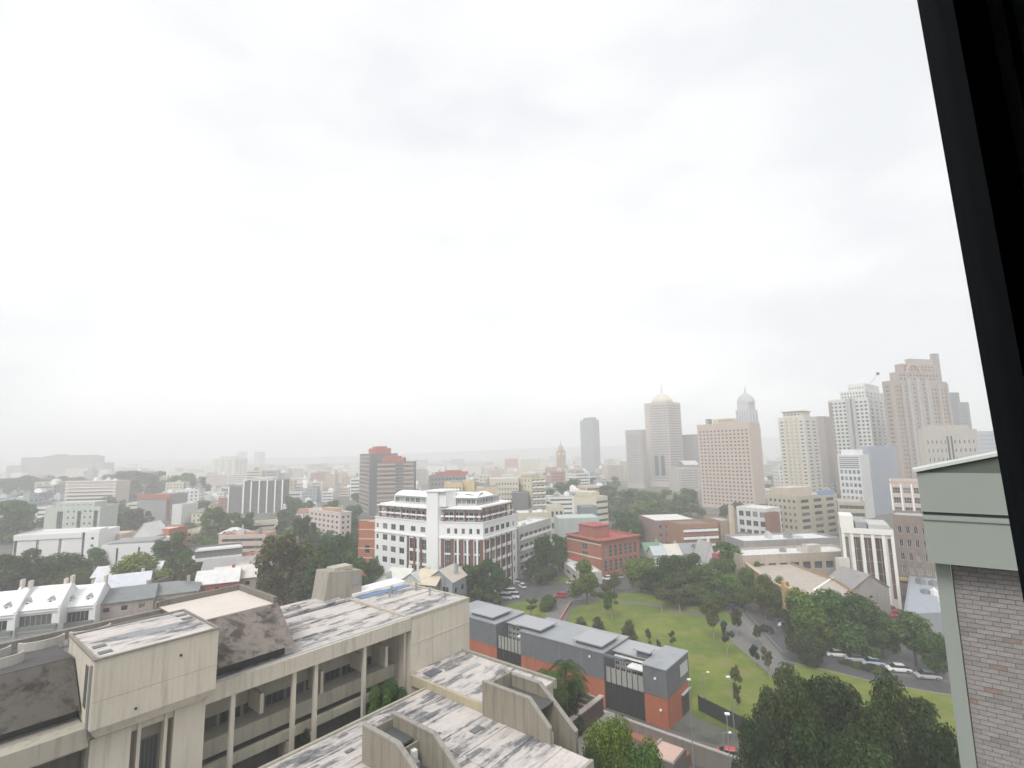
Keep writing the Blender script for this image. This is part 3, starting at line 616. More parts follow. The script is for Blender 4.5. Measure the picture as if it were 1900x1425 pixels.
# stair house on the back of the roof
mb = MB(); mb.hexa([P(34.3, 58.6, 30.0), P(39.6, 58.6, 30.0), P(39.6, 61.5, 30), P(34.3, 61.5, 30), P(34.9, 58.6, 33.6), P(39.6, 58.6, 33.0), P(39.6, 61.5, 33.0), P(34.9, 61.5, 33.6)]); mb.build('stair_house', concrete((.36, .33, .285), .5), wing)
ap('stair_house_cap', CONP, [(36, 38.6, 59.2, 61, 33.3, 33.75)]); ap('vent_panel', METAL, [(38.2, 39.2, 58.54, 58.597, 31.4, 32.5)])

# ---- lower podium with its roofs
pod = thing('concrete_podium', 'low cream concrete podium with black-stained pale flat roof in the foreground', 'building', ab(30, 35, 0))
ap('upper_roof', SLAB, [(37.4, 45.0, 34.92, 45.77, 24.0, 24.3), (41.42, 45.0, 32.4, 34.9, 24.0, 24.3)], pod)
ap('wall', CONP, [(37.35, 45.05, 34.95, 45.75, 0, 23.99), (41.45, 45.05, 32.45, 34.9, 0, 23.99)], pod)
ap('upper_fascia', concrete((.43, .38, .27), .6), [(37.0, 37.34, 27.0, 45.6, 23.3, 24.32)], pod)
ap('parapet', concrete((.30, .28, .24), .45), [(45.06, 45.4, 32.2, 45.75, 23.6, 24.5)], pod); ap('skylight', flat((.11, .12, .14), .3), [(38.0, 39.6, 43.3, 44.6, 24.303, 24.42)], pod)
ap('skylight', flat((.30, .31, .31), .5), [(40.6, 43.6, 41.2, 41.9, 24.303, 24.34)], pod)
ap('lower_roof', SLAB, [(10, 36.98, 23.2, 42.8, 23.3, 23.6)], pod); ap('wall', CONP, [(10.1, 36.9, 23.4, 42.7, 0, 23.29)], pod)
ap('parapet', concrete((.40, .375, .31), .5), [(10, 36.98, 42.82, 43.1, 22.9, 23.75)], pod); ap('parapet', concrete((.36, .335, .29), .5), [(10, 36.98, 22.9, 23.18, 22.9, 23.7)], pod)
for i, b in enumerate((25.8, 28.7, 31.6, 34.5, 37.4, 40.3)): ap('roof_rib', SLAB, [(10, 36.9, b, b + .22, 23.603, 23.70)], pod)
for i, a in enumerate((31.0, 21.5, 15.0)): ap('roof_seam', SLAB, [(a, a + .15, 23.3, 42.6, 23.602, 23.66)], pod)
for a, b, s in ((27.6, 40.2, .8), (28.9, 41.0, .6), (33.2, 38.2, .9), (34.0, 33.0, 1.2), (25.5, 39.3, .7), (31.8, 35.4, .5), (22.5, 41.2, .7)): ap('roof_hatch', flat((.14, .145, .15), .6), [(a, a + s, b, b + s * .6, 23.604, 23.68)], pod)
# stair enclosure: ribbed walls with a raking end
def rake(name, b0, b1, a, th, zt, zk, bk, zb, m, parent, capm=None):
    """wall in the plane a=const from b0 (high end) to b1 (low end), level to bk and then raking down"""
    mb = MB(); n = Vector(E1) * th
    prof = [(b0, zb), (b1, zb), (b1, zk), (bk, zt), (b0, zt)]; A_ = [ab(a, b, z) for b, z in prof]; B_ = [p + n for p in A_]
    mb.poly(A_); mb.poly(B_[::-1])
    for k in range(5): j = (k + 1) % 5; mb.poly([A_[j], A_[k], B_[k], B_[j]])
    mb.build(name, m, parent); c = MB(); q = [(b0, zt), (bk, zt), (b1, zk)]
    for (x0, z0), (x1, z1) in zip(q, q[1:]): c.hexa([ab(a - .06, x0, z0 + .003), ab(a + th + .06, x0, z0 + .003), ab(a + th + .06, x1, z1 + .003), ab(a - .06, x1, z1 + .003), ab(a - .06, x0, z0 + .14), ab(a + th + .06, x0, z0 + .14), ab(a + th + .06, x1, z1 + .14), ab(a - .06, x1, z1 + .14)])
    c.build('coping', capm or concrete((.30, .28, .25), .4), parent)
rake('stair_wall', 34.6, 26.9, 36.7, .3, 26.5, 24.7, 29.1, 20, CRIB, pod)
rake('stair_wall', 35.6, 27.2, 41.0, .4, 25.7, 22.6, 31.2, 14, CRIB, pod)
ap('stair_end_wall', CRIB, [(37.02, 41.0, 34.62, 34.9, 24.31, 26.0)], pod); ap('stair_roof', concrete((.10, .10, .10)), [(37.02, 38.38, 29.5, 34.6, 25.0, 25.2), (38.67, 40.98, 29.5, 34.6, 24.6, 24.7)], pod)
ap('plant_box', CRIB, [(41.42, 42.4, 32.5, 36, 24.31, 25.1)], pod)
# well on the lower roof
rake('well_wall', 37.4, 29.8, 25.6, .3, 26.3, 24.6, 33, 20, CRIB, pod); rake('well_wall', 37.2, 29.0, 28.3, .3, 26.2, 24.4, 32, 20, CRIB, pod)
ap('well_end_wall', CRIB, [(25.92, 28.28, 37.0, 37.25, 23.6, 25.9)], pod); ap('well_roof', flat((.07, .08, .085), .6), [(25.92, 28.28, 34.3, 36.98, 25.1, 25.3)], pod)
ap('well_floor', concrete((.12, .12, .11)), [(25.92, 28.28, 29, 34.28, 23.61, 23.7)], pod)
ap('equipment', METAL, [(26.5, 27.3, 32.3, 33.1, 23.71, 24.7)], pod); ap('equipment', WHITE, [(27.4, 27.8, 33.2, 33.8, 23.71, 25.0)], pod); ap('well_shelf', CRIB, [(25.92, 28.28, 33.6, 33.8, 23.71, 25.3)], pod)
# ---- terraces between podium and school
ter = thing('garden_terrace', 'dark brick walled terrace between the concrete stair walls and the palms', 'terrace', ab(54, 36, 0))
BRD = brickm((.085, .06, .05)); ap('brick_wall', BRD, [(46, 61, 36, 36.4, 0, 16)], ter); ap('slab', asphalt((.10, .10, .10), .7), [(46, 61, 36.41, 41.5, 0, 15.5)], ter)
ap('coping', concrete((.42, .36, .33)), [(45.9, 61.1, 35.9, 36.55, 16.003, 16.18)], ter); ap('lower_slab', concrete((.25, .24, .23)), [(45.95, 62, 33.2, 35.98, 0, 13.9)], ter)
for i in range(5): ap('terrace_step', concrete((.34, .29, .27)), [(55.5 + i * 1.1, 55.8 + i * 1.1, 36.6, 41, 15.503, 15.75 + .12 * i)], ter)
ap('planter_wall', brickm((.20, .13, .11)), [(52, 60, 39.5, 39.8, 15.503, 16.4)], ter); ap('planter_wall', brickm((.20, .13, .11)), [(57, 57.3, 36.7, 39.4, 15.503, 16.3)], ter)
yard = thing('yard_wall', 'long grey-brown retaining wall with pale coping in front of the school', 'wall', ab(81.5, 40, 0))
ap('wall', concrete((.21, .19, .17), .5), [(81.3, 81.7, 14, 52, 0, 2.9)], yard); ap('coping', concrete((.36, .33, .30), .6), [(81.2, 81.8, 13.9, 52.1, 2.903, 3.08)], yard)
ap('side_wall', concrete((.30, .28, .25), .5), [(81.71, 86.5, 51.6, 52, 0, 2.6)], yard)
ap('brick_ledge', brickm((.33, .14, .09)), [(79.6, 81.28, 33, 47, 0, 1.6)], yard)
plz = thing('planter_box', 'raised planter with pink paving and dark walls below the school corner', 'planter', ab(77, 35, 0))
ap('planter_wall', concrete((.16, .145, .13), .6), [(74.6, 79.5, 32.9, 36.9, 0, 2.9)], plz); ap('pink_paving', flat((.52, .36, .30), .9), [(74.9, 79.2, 33.2, 36.6, 2.903, 2.93)], plz); ap('coping', concrete((.34, .31, .28)), [(74.5, 74.85, 32.8, 37, 2.935, 3.1), (74.86, 79.5, 36.65, 37, 2.935, 3.1)], plz)
slab_ = thing('paved_court', 'grey paved court slab with a raised edge beside the planter box', 'terrace', ab(78, 42, 0)); ap('paving', concrete((.17, .165, .16)), [(66, 79.5, 37.1, 50, 0, 1.0)], slab_); ap('kerb_wall', concrete((.30, .28, .25)), [(66, 66.4, 37.1, 50, 1.003, 1.9), (66.41, 79.5, 37.1, 37.4, 1.003, 1.5)], slab_)
for i in range(7): ap('paving_joint', DARK, [(67 + i * 1.8, 67.05 + i * 1.8, 37.5, 49.9, 1.002, 1.008)], slab_)
# ================================================================== RED AND GREY SCHOOL BY THE PARK
sch = thing('school_building', 'long low school building with grey metal upper storey over orange-red brick, beside the park lawn', 'building', ab(88, 60, 0))
GM = corrug((.145, .157, .17), R(39.5), .5); GM2 = flat((.11, .125, .145), .6, name='grey_cladding'); RB = brickm((.40, .125, .065)); SR = corrug((.315, .33, .35), R(-50.5), .45); CAPM = flat((.34, .35, .37), .5, name='roof_metal'); GRY = flat((.25, .26, .27), .6)
def sbox(nm, m, *b): return ap(nm, m, [b], sch)
for b0, b1 in ((78.5, 94), (51.5, 71.5), (39.2, 43.5)):
    sbox('brick_storey', RB, 88, 98, b0, b1, 0, 5.0); sbox('clad_storey', GM, 87.9, 98.1, b0 - .05, b1 + .05, 5.003, 9.6); sbox('roof', SR, 87.7, 98.3, b0 - .15, b1 + .15, 9.603, 9.85)
for b0, b1 in ((71.55, 78.45), (43.55, 51.45)):
    sbox('brick_storey', RB, 92, 98, b0, b1, 0, 5.0); sbox('recess_wall', GRY, 92, 98, b0, b1, 5.003, 9.1); sbox('roof', CAPM, 91.3, 98.2, b0, b1, 9.103, 9.3)
    n = int((b1 - b0) / 1.15)
    for r in range(3):
        for i in range(n):
            mb = MB(); pane_geo(mb, ab(91.96, b1 - .7 - i * 1.15, 5.9 + r * 1.1), -E2, 1.0, .8, 2, 1); mb.build('window', [glass(), FR], sch)
    sbox('security_fence', flat((.018, .022, .02), .7), 88.3, 88.36, b0, b1, 0, 4.6)
    for i in range(8): sbox('fence_post', DARK, 88.2, 88.28, b0 + .1 + i * (b1 - b0 - .3) / 7, b0 + .2 + i * (b1 - b0 - .3) / 7, 0, 7.4)
    sbox('fence_mesh', flat((.33, .33, .31), .8), 88.45, 88.5, b0, b1, 4.7, 7.3); sbox('yard_roof', flat((.2, .2, .2), .8), 88.6, 91.9, b0, b1, 4.5, 4.66)
    sbox('clad_return', GM, 88.0, 91.9, b1 - .08, b1 - .03, 5.0, 9.0)
sbox('canopy', WHITE, 89.3, 91.5, 43.9, 47.4, 7.7, 7.95); sbox('canopy', WHITE, 89.3, 91.3, 72, 73.6, 7.7, 7.9); sbox('awning', WHITE, 91.2, 91.9, 44, 51, 8.4, 8.55)
for a0, a1, b0, b1 in ((88.6, 95.5, 80, 87.5), (88.4, 94.5, 66.5, 73), (88.4, 95.2, 52, 58.6), (90.8, 93.2, 43.4, 46.8)):
    sbox('roof_monitor', GM2, a0 + .5, a1 - .5, b0 + .5, b1 - .5, 9.31, 10.5); sbox('monitor_roof', CAPM, a0, a1, b0, b1, 10.503, 10.7)
sbox('roof_edge', GM2, 87.6, 88.1, 47, 51.5, 9.31, 9.7)
mb = MB(); pane_geo(mb, ab(95.6, 39.1, 7.6), E1, 3.6, 2.1, 2, 1); mb.build('window', [flat((.52, .55, .57), .4), FR], sch)
sbox('garage_opening', flat((.05, .05, .045), .7), 94.0, 97.4, 39.05, 39.17, 0, 3.4); sbox('door_hood', flat((.4, .4, .4), .5), 93.8, 97.6, 38.7, 39.16, 3.5, 3.7)
for a, b, z in ((87.8, 54.2, 8.4), (87.75, 41, 7.8), (87.7, 40.2, 2.9)):
    m2 = MB(); m2.abox(a - .25, a + .05, b, b + .35, z, z + .3); m2.build('floodlight', WHITE, sch)
for b in (61.5, 56.4, 68): sbox('downpipe', METAL, 87.9, 87.98, b, b + .1, 0, 9.6)

# ================================================================== WHITE HERITAGE BUILDING
wp = [(-52.7, 194.3), (-29.5, 176.9), (-10.6, 171.6), (0.6, 192.3), (-16, 214), (-42, 214)]
WW = wall((.78, .79, .79), grime=.12); WDK = glass((.03, .032, .038)); RBR = brickm((.20, .085, .065))
wh = poly_building('heritage_building', 'large white seven storey building with balconied top floors, curved white roofs and central tower', 'building', wp, 0, 24.2, {
    0: [W(1, 4, .45, .42, .0, .10, 7.4, 23.2), W(3, 4, .58, .52, .12, .60, 7.4, 23.2, mx=2), W(2, 1, .5, .5, .64, .98, 19.6, 23.2, mx=2), W(2, 3, .78, .8, .64, .98, 5.5, 18.6, mx=3, mz=2)],
    1: [W(5, 1, .42, .5, .3, .98, 19.6, 23.2, mx=2), W(4, 3, .62, .9, .26, .98, 4.5, 18.6, mx=3, mz=2)],
    2: [W(5, 1, .7, .52, .02, .8, 19.6, 23.2, mx=2), W(1, 1, .4, .5, .84, .96, 19.6, 23.2), W(5, 4, .72, .8, .04, .82, 2.6, 18.8, mx=3, mz=1), W(1, 4, .4, .5, .86, .97, 3, 18.6)],
}, WW, roofm((.5, .5, .5), .3), par=1.1, gm=WDK, cap=flat((.72, .73, .75), .6))
fins(wh, wp[0], wp[1], 4.5, 18.8, 3, .9, .25, RBR, .64, .985, 'brick_pier'); fins(wh, wp[1], wp[2], 4, 18.8, 4, 1.1, .3, RBR, .26, .97, 'brick_pier'); fins(wh, wp[2], wp[3], 0, 18.8, 5, .7, .25, RBR, .05, .82, 'brick_pier')
fins(wh, wp[1], wp[2], 2, 18.8, 2, .6, .55, WHITE, .55, .9, 'white_pier'); bands(wh, wp[0], wp[1], (18.9,), .5, .35, WHITE, 'cornice'); bands(wh, wp[1], wp[2], (18.9,), .5, .35, WHITE, 'cornice'); bands(wh, wp[2], wp[3], (18.9, ), .5, .35, WHITE, 'cornice')
bands(wh, wp[2], wp[3], (14.6, 10.6, 6.6), .9, .2, WW, 'spandrel', .03, .83)
V2 = lambda p: Vector((p[0], p[1], 0))
def inset(pts, d):
    P = [V2(p) for p in pts]; n = len(P); o = []
    for k in range(n):
        a = (P[k] - P[k - 1]).normalized(); b = (P[(k + 1) % n] - P[k]).normalized(); na = Vector((-a.y, a.x, 0)); nb = Vector((-b.y, b.x, 0)); s = na + nb; s = s / max(.3, s.dot(na)); o.append(P[k] + s * d)
    return o
i1 = inset(wp, 2.6); mb = MB(); W1 = wall((.5, .5, .5))
for k in range(6): facade(wh, mb, i1[k], i1[(k + 1) % 6], 23.2, 28.6, [W(9, 1, .8, .6, .02, .98, .5, -.4, mx=2, bal=0)] if k in (0, 1, 2) else None, WDK)
mb.build('terrace_wall', W1, wh); s1 = MB(); s1.prism(inset(wp, 1.3), 28.6, 29.3); s1.build('terrace_roof', WHITE, wh)
for k in range(3):
    q = inset(wp, .5); A_, B_ = q[k], q[(k + 1) % 6]; n = (7, 5, 6)[k]
    for i in range(n):
        p = A_.lerp(B_, (i + .35) / n); u = (B_ - A_).normalized(); m2 = MB(); m2.obox(p + Vector((0, 0, 23.4)), u * .55, Vector((-u.y, u.x, 0)) * .5, (0, 0, 5.1)); m2.build('brick_post', RBR, wh)
    m2 = MB(); u = (B_ - A_); m2.obox(A_ + Vector((0, 0, 28.52)), u, Vector((-u.y, u.x, 0)).normalized() * .5, (0, 0, .35)); m2.build('pergola_beam', RBR if k == 2 else WHITE, wh)
    m2 = MB(); m2.obox(A_.lerp(B_, .03) + Vector((0, 0, 25.9)), u * .94, Vector((-u.y, u.x, 0)).normalized() * .3, (0, 0, .55)); m2.build('balcony_rail', WHITE, wh)
i2 = inset(wp, 5.2); mb = MB()
for k in range(6): facade(wh, mb, i2[k], i2[(k + 1) % 6], 29.3, 31.9, [W(8, 1, .86, .7, .02, .98, .2, -.1, mx=2)] if k in (0, 1, 2) else None, glass((.1, .12, .12)))
mb.build('penthouse_wall', W1, wh)
def barrel(root, a, b, d, z, rise, m, name='curved_roof'):
    a, b = Vector(a), Vector(b); u = b - a; v = Vector((-u.y, u.x, 0)).normalized() * d; mb = MB(); n = 8; T = Vector((0, 0, .25)); pr = []
    for i in range(n + 1):
        t = i / n; pr.append(a + v * t + Vector((0, 0, z + rise * math.sin(math.pi * (.12 + .8 * t)))))
    for i in range(n):
        p, q = pr[i], pr[i + 1]; mb.poly([p + T, p + u + T, q + u + T, q + T]); mb.poly([p, q, q + u, p + u])
        mb.poly([p, p + T, q + T, q]); mb.poly([p + u, q + u, q + u + T, p + u + T])
    mb.poly([pr[0], pr[0] + u, pr[0] + u + T, pr[0] + T]); mb.build(name, m, root)
WR = flat((.84, .84, .84), .5, name='white_roof')
P0, P1, P2, P3 = [V2(p) for p in wp[:4]]
i3 = inset(wp, 4.2); barrel(wh, i3[0].lerp(i3[1], .1), i3[0].lerp(i3[1], .86), 9, 31.3, 2.2, WR); barrel(wh, i3[1].lerp(i3[2], .34), i3[2] , 9, 31.2, 2.2, WR); barrel(wh, i3[2], i3[2].lerp(i3[3], .6), 8, 31.25, 2.0, WR)
tw = (P1 - P0).normalized(); nv = Vector((-tw.y, tw.x, 0)); T0 = P0.lerp(P1, .995)
mb = MB(); mb.obox(P1 + (P2 - P1).normalized() * -.3 - nv * .8 , (P2 - P1).normalized() * 4.2, nv * 7, (0, 0, 34.5)); mb.build('tower', WW, wh)
m2 = MB(); m2.obox(P1 - (P2 - P1).normalized() * 1.0 - nv * 1.2 + Vector((0, 0, 34.503)), (P2 - P1).normalized() * 7.6, nv * 8, (0, 0, .5)); m2.build('tower_roof', WR, wh)
m2 = MB(); m2.obox(P1 + (P2 - P1).normalized() * 3.95 - nv * .0 + Vector((0, 0, 29.4)), (P2 - P1).normalized() * 2.4, nv * 5, (0, 0, 5.1)); m2.build('tower_side', WW, wh)
LAND.append(('the big white balconied building', P1 + Vector((0, 0, 20))))

# ---- helper for the many city buildings
c_cream = (.56, .52, .42); c_white = (.66, .66, .64); c_pink = (.52, .42, .35); c_brown = (.25, .18, .145); c_brick = (.33, .145, .095); c_grey = (.33, .33, .33); c_beige = (.47, .41, .33); c_yel = (.60, .49, .30)
RF = roofm((.36, .36, .36), .4); RFW = roofm((.60, .60, .60), .3); RFB = roofm((.24, .22, .20), .4); RFR = roofm((.36, .075, .075), .25); RFT = roofm((.30, .15, .11), .35)
def Bd(name, label, cat, *a, land=None, **k):
    r, pts, z = building(name, label, cat, *a, **k)
    if land: LAND.append((land, (pts[0] + pts[1] + pts[2]) / 3 + Vector((0, 0, z * .7))))
    return r, pts, z
def topbox(root, pts, z, f0, f1, g0, g1, h, m, rm=None, name='plant_room', faces=None, gm=None):
    """box standing on a rectangular roof: fractions along left (f) and right (g) sides from the near corner"""
    C = pts[1]; u = pts[2] - pts[1]; v = pts[0] - pts[1]; q = [C + u * g0 + v * f1, C + u * g0 + v * f0, C + u * g1 + v * f0, C + u * g1 + v * f1]; mb = MB()
    for k in range(4): facade(root, mb, q[k], q[(k + 1) % 4], z, z + h, (faces or {}).get(k), gm)
    mb.poly([p + Vector((0, 0, z + h)) for p in q]); mb.build(name, m, root); return q

# red brick office by the street
rb_, rp, rz_ = Bd('brick_office', 'red brick office with bright red flat roof and cream stone bands by the street', 'building', 1115, 1002, 195, 1052, 1185, 57, brickm((.36, .135, .09)), RFR,
   Lf=[W(1, 3, .85, .72, .43, .62, 3, -2.2, mx=2, mz=2)], Rf=[W(7, 2, .6, .82, .04, .96, 1.5, -2.0, mx=1, mz=3)], par=.9, gm=glass((.05, .075, .075)), land='the red-roofed brick office')
bands(rb_, rp[0], rp[1], (rz_ - 2.1, rz_ - 7.2), .4, .15, flat((.62, .58, .48), .7), 'stone_band'); bands(rb_, rp[0], rp[1], (rz_ - .5,), .5, .9, brickm((.40, .13, .09)), 'eave'); bands(rb_, rp[1], rp[2], (rz_ - .5,), .5, .9, brickm((.40, .13, .09)), 'eave')
topbox(rb_, rp, rz_ - .9, .35, .8, .15, .55, 4.6, brickm((.36, .14, .10))); topbox(rb_, rp, rz_ + 3.7, .33, .82, .13, .57, .25, RFR, name='plant_roof')
q = rp[0].lerp(rp[1], .1); mb = MB(); mb.obox(q + Vector((0, 0, 4.4)), (rp[1] - rp[0]) * .35, Vector((0, -1.8, 0)), (0, 0, .5)); mb.build('red_awning', flat((.5, .06, .05), .5), rb_)
lw_, lp, _z = Bd('shopfront', 'low pale shop annex with a red peaked sign in front of the red-roofed office', 'building', 1072, 1063, 186, 1037, 1078, 80, wall((.5, .48, .45)), RFW, Lf=[W(3, 1, .6, .5, z0=.5, z1=-1)], depth=9, par=.3)

# pink hotel slab and neighbours on the right
HOT = wall((.53, .435, .375), grime=.2)
r, p, z = Bd('hotel_tower', 'broad pink hotel tower with a close grid of small square dark windows', 'tower', 1389, 783, 380, 1293, 1409, 52, HOT, RF, Lf=[W(13, 21, .52, .5, .02, .98, 2, -4.5)], Rf=None, depth=14, gm=glass((.035, .04, .045), vary=False), par=1.0, land='the pink hotel tower')
topbox(r, p, z - 1, .35, .72, .2, .8, 5, wall((.6, .54, .42))); topbox(r, p, z - 1, .80, .86, .2, .5, 5.5, METAL, name='roof_mast')
q = p[0].lerp(p[1], .42); u = (p[1] - p[0]).normalized(); mb = MB(); mb.obox(q + Vector((0, 0, z + .8)), u * 15, Vector((-u.y, u.x, 0)) * .4, (0, 0, 2.6)); mb.build('roof_sign', flat((.52, .48, .36), .6), r)
m2 = MB()
for i in range(6): m2.obox(q + u * (1.4 + i * 2.1) + Vector((u.y, -u.x, 0)) * .12 + Vector((0, 0, z + 1.4)), u * 1.1, Vector((-u.y, u.x, 0)) * .08, (0, 0, 1.4))
m2.build('sign_letters', flat((.2, .19, .17), .6), r, kind='stuff')
# twin-stepped tower with dome
TWI = wall((.50, .44, .40), grime=.1); GLB = glass((.13, .15, .17), vary=False)
r, p, z = Bd('office_tower', 'tall grey-pink office tower with a pale domed cap and thin mast', 'tower', 1237, 745, 620, 1195, 1262, 48, TWI, RF, Lf=[W(1, 30, .96, .42, .2, .98, 6, -3, mx=9)], Rf=[W(1, 30, .9, .42, .02, .98, 6, -3, mx=6)], depth=30, gm=GLB, reveal=.4, land='the domed tower')
c = (p[0] + p[1] + p[2] + p[3]) / 4; mb = MB(); mb.lathe((c.x, c.y, z), [(13, 0), (13, 3), (11.5, 5.5), (8.5, 9), (5, 11.5), (1.5, 13), (.1, 13.2)], 20); mb.build('dome', wall((.58, .54, .46), grime=.1), r)
mb = MB(); mb.tube((c.x, c.y, z + 13), (c.x, c.y, z + 32), .5, .15, 6); mb.build('mast', METAL, r)
u = (p[1] - p[0]).normalized(); nn = Vector((u.y, -u.x, 0)); mb = MB(); mb.obox(p[0].lerp(p[1], .35) + nn * .3 + Vector((0, 0, 14)), u * 5, nn * .5, (0, 0, 24)); mb.obox(p[0].lerp(p[1], .62) + nn * .3 + Vector((0, 0, 14)), u * 5, nn * .5, (0, 0, 24)); mb.build('atrium_glass', glass((.07, .1, .12)), r)
Bd('office_tower', 'narrower grey tower wing with sloped shoulder joined left of the domed tower', 'tower', 1190, 797, 610, 1160, 1198, 40, wall((.44, .40, .38)), RF, Lf=[W(1, 22, .96, .4, .02, .98, 6, -6, mx=9)], depth=20, gm=GLB, reveal=.4)
r, p, z = Bd('office_block', 'mid-rise grey block with curved roof between the domed tower and the pink hotel', 'building', 1256, 868, 560, 1252, 1297, 80, wall((.48, .44, .41)), RFW, Rf=[W(1, 8, .95, .45, z0=2, z1=-2, mx=12)], depth=20, gm=GLB)
barrel(r, p[1] + Vector((8, 0, 0)), p[2], 16, z, 7, wall((.55, .53, .52)))
Bd('office_tower', 'dark grey slab tower half hidden behind the left edge of the pink hotel', 'tower', 1285, 806, 640, 1282, 1312, 70, wall((.27, .27, .28)), RF, Rf=[W(1, 16, .9, .35, z0=3, z1=-2, mx=8)], depth=20, gm=GLB)
# blue-grey domed skyscraper behind the hotel
ST = wall((.44, .42, .42), grime=.1)
r, p, z = Bd('skyscraper', 'slender blue-grey skyscraper with tiered shoulders, dome and finial behind the pink hotel', 'tower', 1392, 790, 760, 1364, 1411, 42, ST, RF, Lf=[W(5, 1, .5, .98, z0=5, z1=-5)], Rf=[W(3, 1, .5, .98, z0=5, z1=-5)], depth=34, gm=GLB)
c = (p[0] + p[1] + p[2] + p[3]) / 4
q = topbox(r, p, z - .6, .06, .94, .06, .94, 26, ST, faces={0: [W(5, 1, .5, .95)], 1: [W(3, 1, .5, .95)]}, gm=GLB, name='upper_shaft'); topbox(r, p, z + 25, .14, .86, .14, .86, 12, ST, name='crown_stage')
mb = MB(); mb.lathe((c.x, c.y, z + 37), [(13, 0), (13, 2), (12, 6), (9.5, 10), (6, 13), (2.5, 15), (1.5, 18), (1.2, 22), (0.1, 27)], 18); mb.build('dome', wall((.38, .40, .43), grime=.1), r)
# far dark tower and clock tower
r, p, z = Bd('office_tower', 'lone dark grey tower standing in the mist above the railway district', 'tower', 1099, 779, 1000, 1076, 1104, 50, wall((.26, .27, .28)), RF, Lf=[W(1, 24, .9, .3, z0=4, z1=-3, mx=6)], depth=20, gm=GLB, land='the lone misty tower')
topbox(r, p, z - .7, .1, .8, .1, .8, 6, wall((.25, .25, .27)))
r, p, z = Bd('clock_tower', 'slender tan sandstone clock tower with small dome in the misty distance', 'tower', 1042, 836, 800, 1032, 1046, 55, wall((.42, .30, .20)), RF, Lf=[W(2, 6, .3, .6, z0=6, z1=-12)], depth=8, land='the clock tower')
c = (p[0] + p[1] + p[2] + p[3]) / 4
for k in (0, 1):
    u = (p[k + 1] - p[k]); nn = Vector((u.y, -u.x, 0)).normalized(); m2 = MB(); mm = (p[k] + p[k + 1]) / 2 + Vector((0, 0, z - 5)); m2.tube(mm, mm + nn * .3, 2.2, n=16); m2.build('clock_face', flat((.7, .68, .6), .5), r)
    m3_ = MB(); m3_.obox(mm + nn * .32, (0, 0, 1.7), u.normalized() * .3, nn * .1); m3_.obox(mm + nn * .44, u.normalized() * 1.2, (0, 0, .3), nn * .1); m3_.build('clock_hands', DARK, r)
mb = MB(); mb.lathe((c.x, c.y, z), [(4.5, 0), (4.5, 3), (3.8, 3.2), (3.6, 6), (2.6, 8.5), (.8, 10), (.5, 13), (.05, 15)], 14); mb.build('dome', wall((.45, .40, .34)), r)
# cream apartment tower
r, p, z = Bd('apartment_tower', 'cream apartment tower with dark balcony strips and set-back rooftop frame, right of the hotel', 'tower', 1491, 772, 430, 1443, 1515, 52, wall((.60, .575, .51), grime=.2), RFW, Lf=[W(5, 20, .62, .42, .03, .97, 8, -3)], Rf=[W(2, 20, .5, .4, z0=8, z1=-3)], gm=glass((.035, .038, .04), vary=False), par=1.2, depth=20, land='the cream apartment tower')
fins(r, p[0], p[1], 6, z - 1, 2, 1.6, .5, wall((.56, .47, .35), grime=.2), .3, .72, 'tan_pier')
topbox(r, p, z - 1, .15, .85, .1, .8, 5.5, wall((.66, .62, .53)), faces={0: [W(5, 1, .7, .4, z1=-1)]}); topbox(r, p, z + 4.5, .1, .9, .05, .85, .6, wall((.62, .5, .36)), name='roof_frame')
Bd('office_tower', 'plain dark brown slab tower squeezed behind the cream apartment tower', 'tower', 1528, 772, 520, 1513, 1552, 45, wall((.30, .25, .22)), RF, Rf=None, depth=20)
# white-grey tower with sky-cut balconies
r, p, z = Bd('apartment_tower', 'white and grey apartment tower with small windows and stepped top under a crane jib', 'tower', 1610, 737, 430, 1537, 1655, 50, wall((.60, .60, .58), grime=.15), RF, Lf=[W(9, 24, .62, .56, .02, .98, 6, -2)], Rf=[W(5, 24, .62, .56, .02, .98, 6, -2)], gm=glass((.025, .03, .03), vary=False), depth=22, land='the white-grey apartment tower')
topbox(r, p, z - .7, .08, .72, .05, .8, 7.5, wall((.66, .66, .64)), faces={0: [W(8, 2, .5, .5, z0=.8, z1=-.6)], 1: [W(5, 2, .5, .5, z0=.8, z1=-.6)]}, name='upper_tier'); topbox(r, p, z + 6.8, .12, .55, .12, .7, 6.5, wall((.68, .68, .66)), faces={0: [W(6, 1, .45, .5, z1=-2)]}, name='upper_tier')
fins(r, p[0], p[1], 4, z, 1, 5, .9, wall((.42, .42, .42)), .52, .60, 'grey_bay'); fins(r, p[0], p[1], 4, z - 2, 1, 2.2, 1.4, wall((.36, .30, .27)), .0, .04, 'brown_bay')
cr_ = thing('roof_crane', 'small tower crane jib raised above the white-grey apartment tower', 'crane', (p[1].x, p[1].y, z)); cb = MB(); q = p[1].lerp(p[3], .2); q.z = z - 1; cb.tube(q, q + Vector((0, 0, 9)), .5, n=6); cb.build('crane_mast', METAL, cr_)
cb = MB(); k0 = q + Vector((-3, 0, 6)); k1 = q + Vector((17, 4, 23)); cb.tube(k0, k1, .35, .2, 6); cb.tube(q + Vector((0, 0, 9)), k0.lerp(k1, .5), .1, n=5); cb.build('crane_jib', METAL, cr_); cb = MB(); cb.obox(k1 - Vector((1, .5, .3)), (2.2, 0, 0), (0, 1.2, 0), (0, 0, 2.2)); cb.build('jib_head', DARK, cr_)
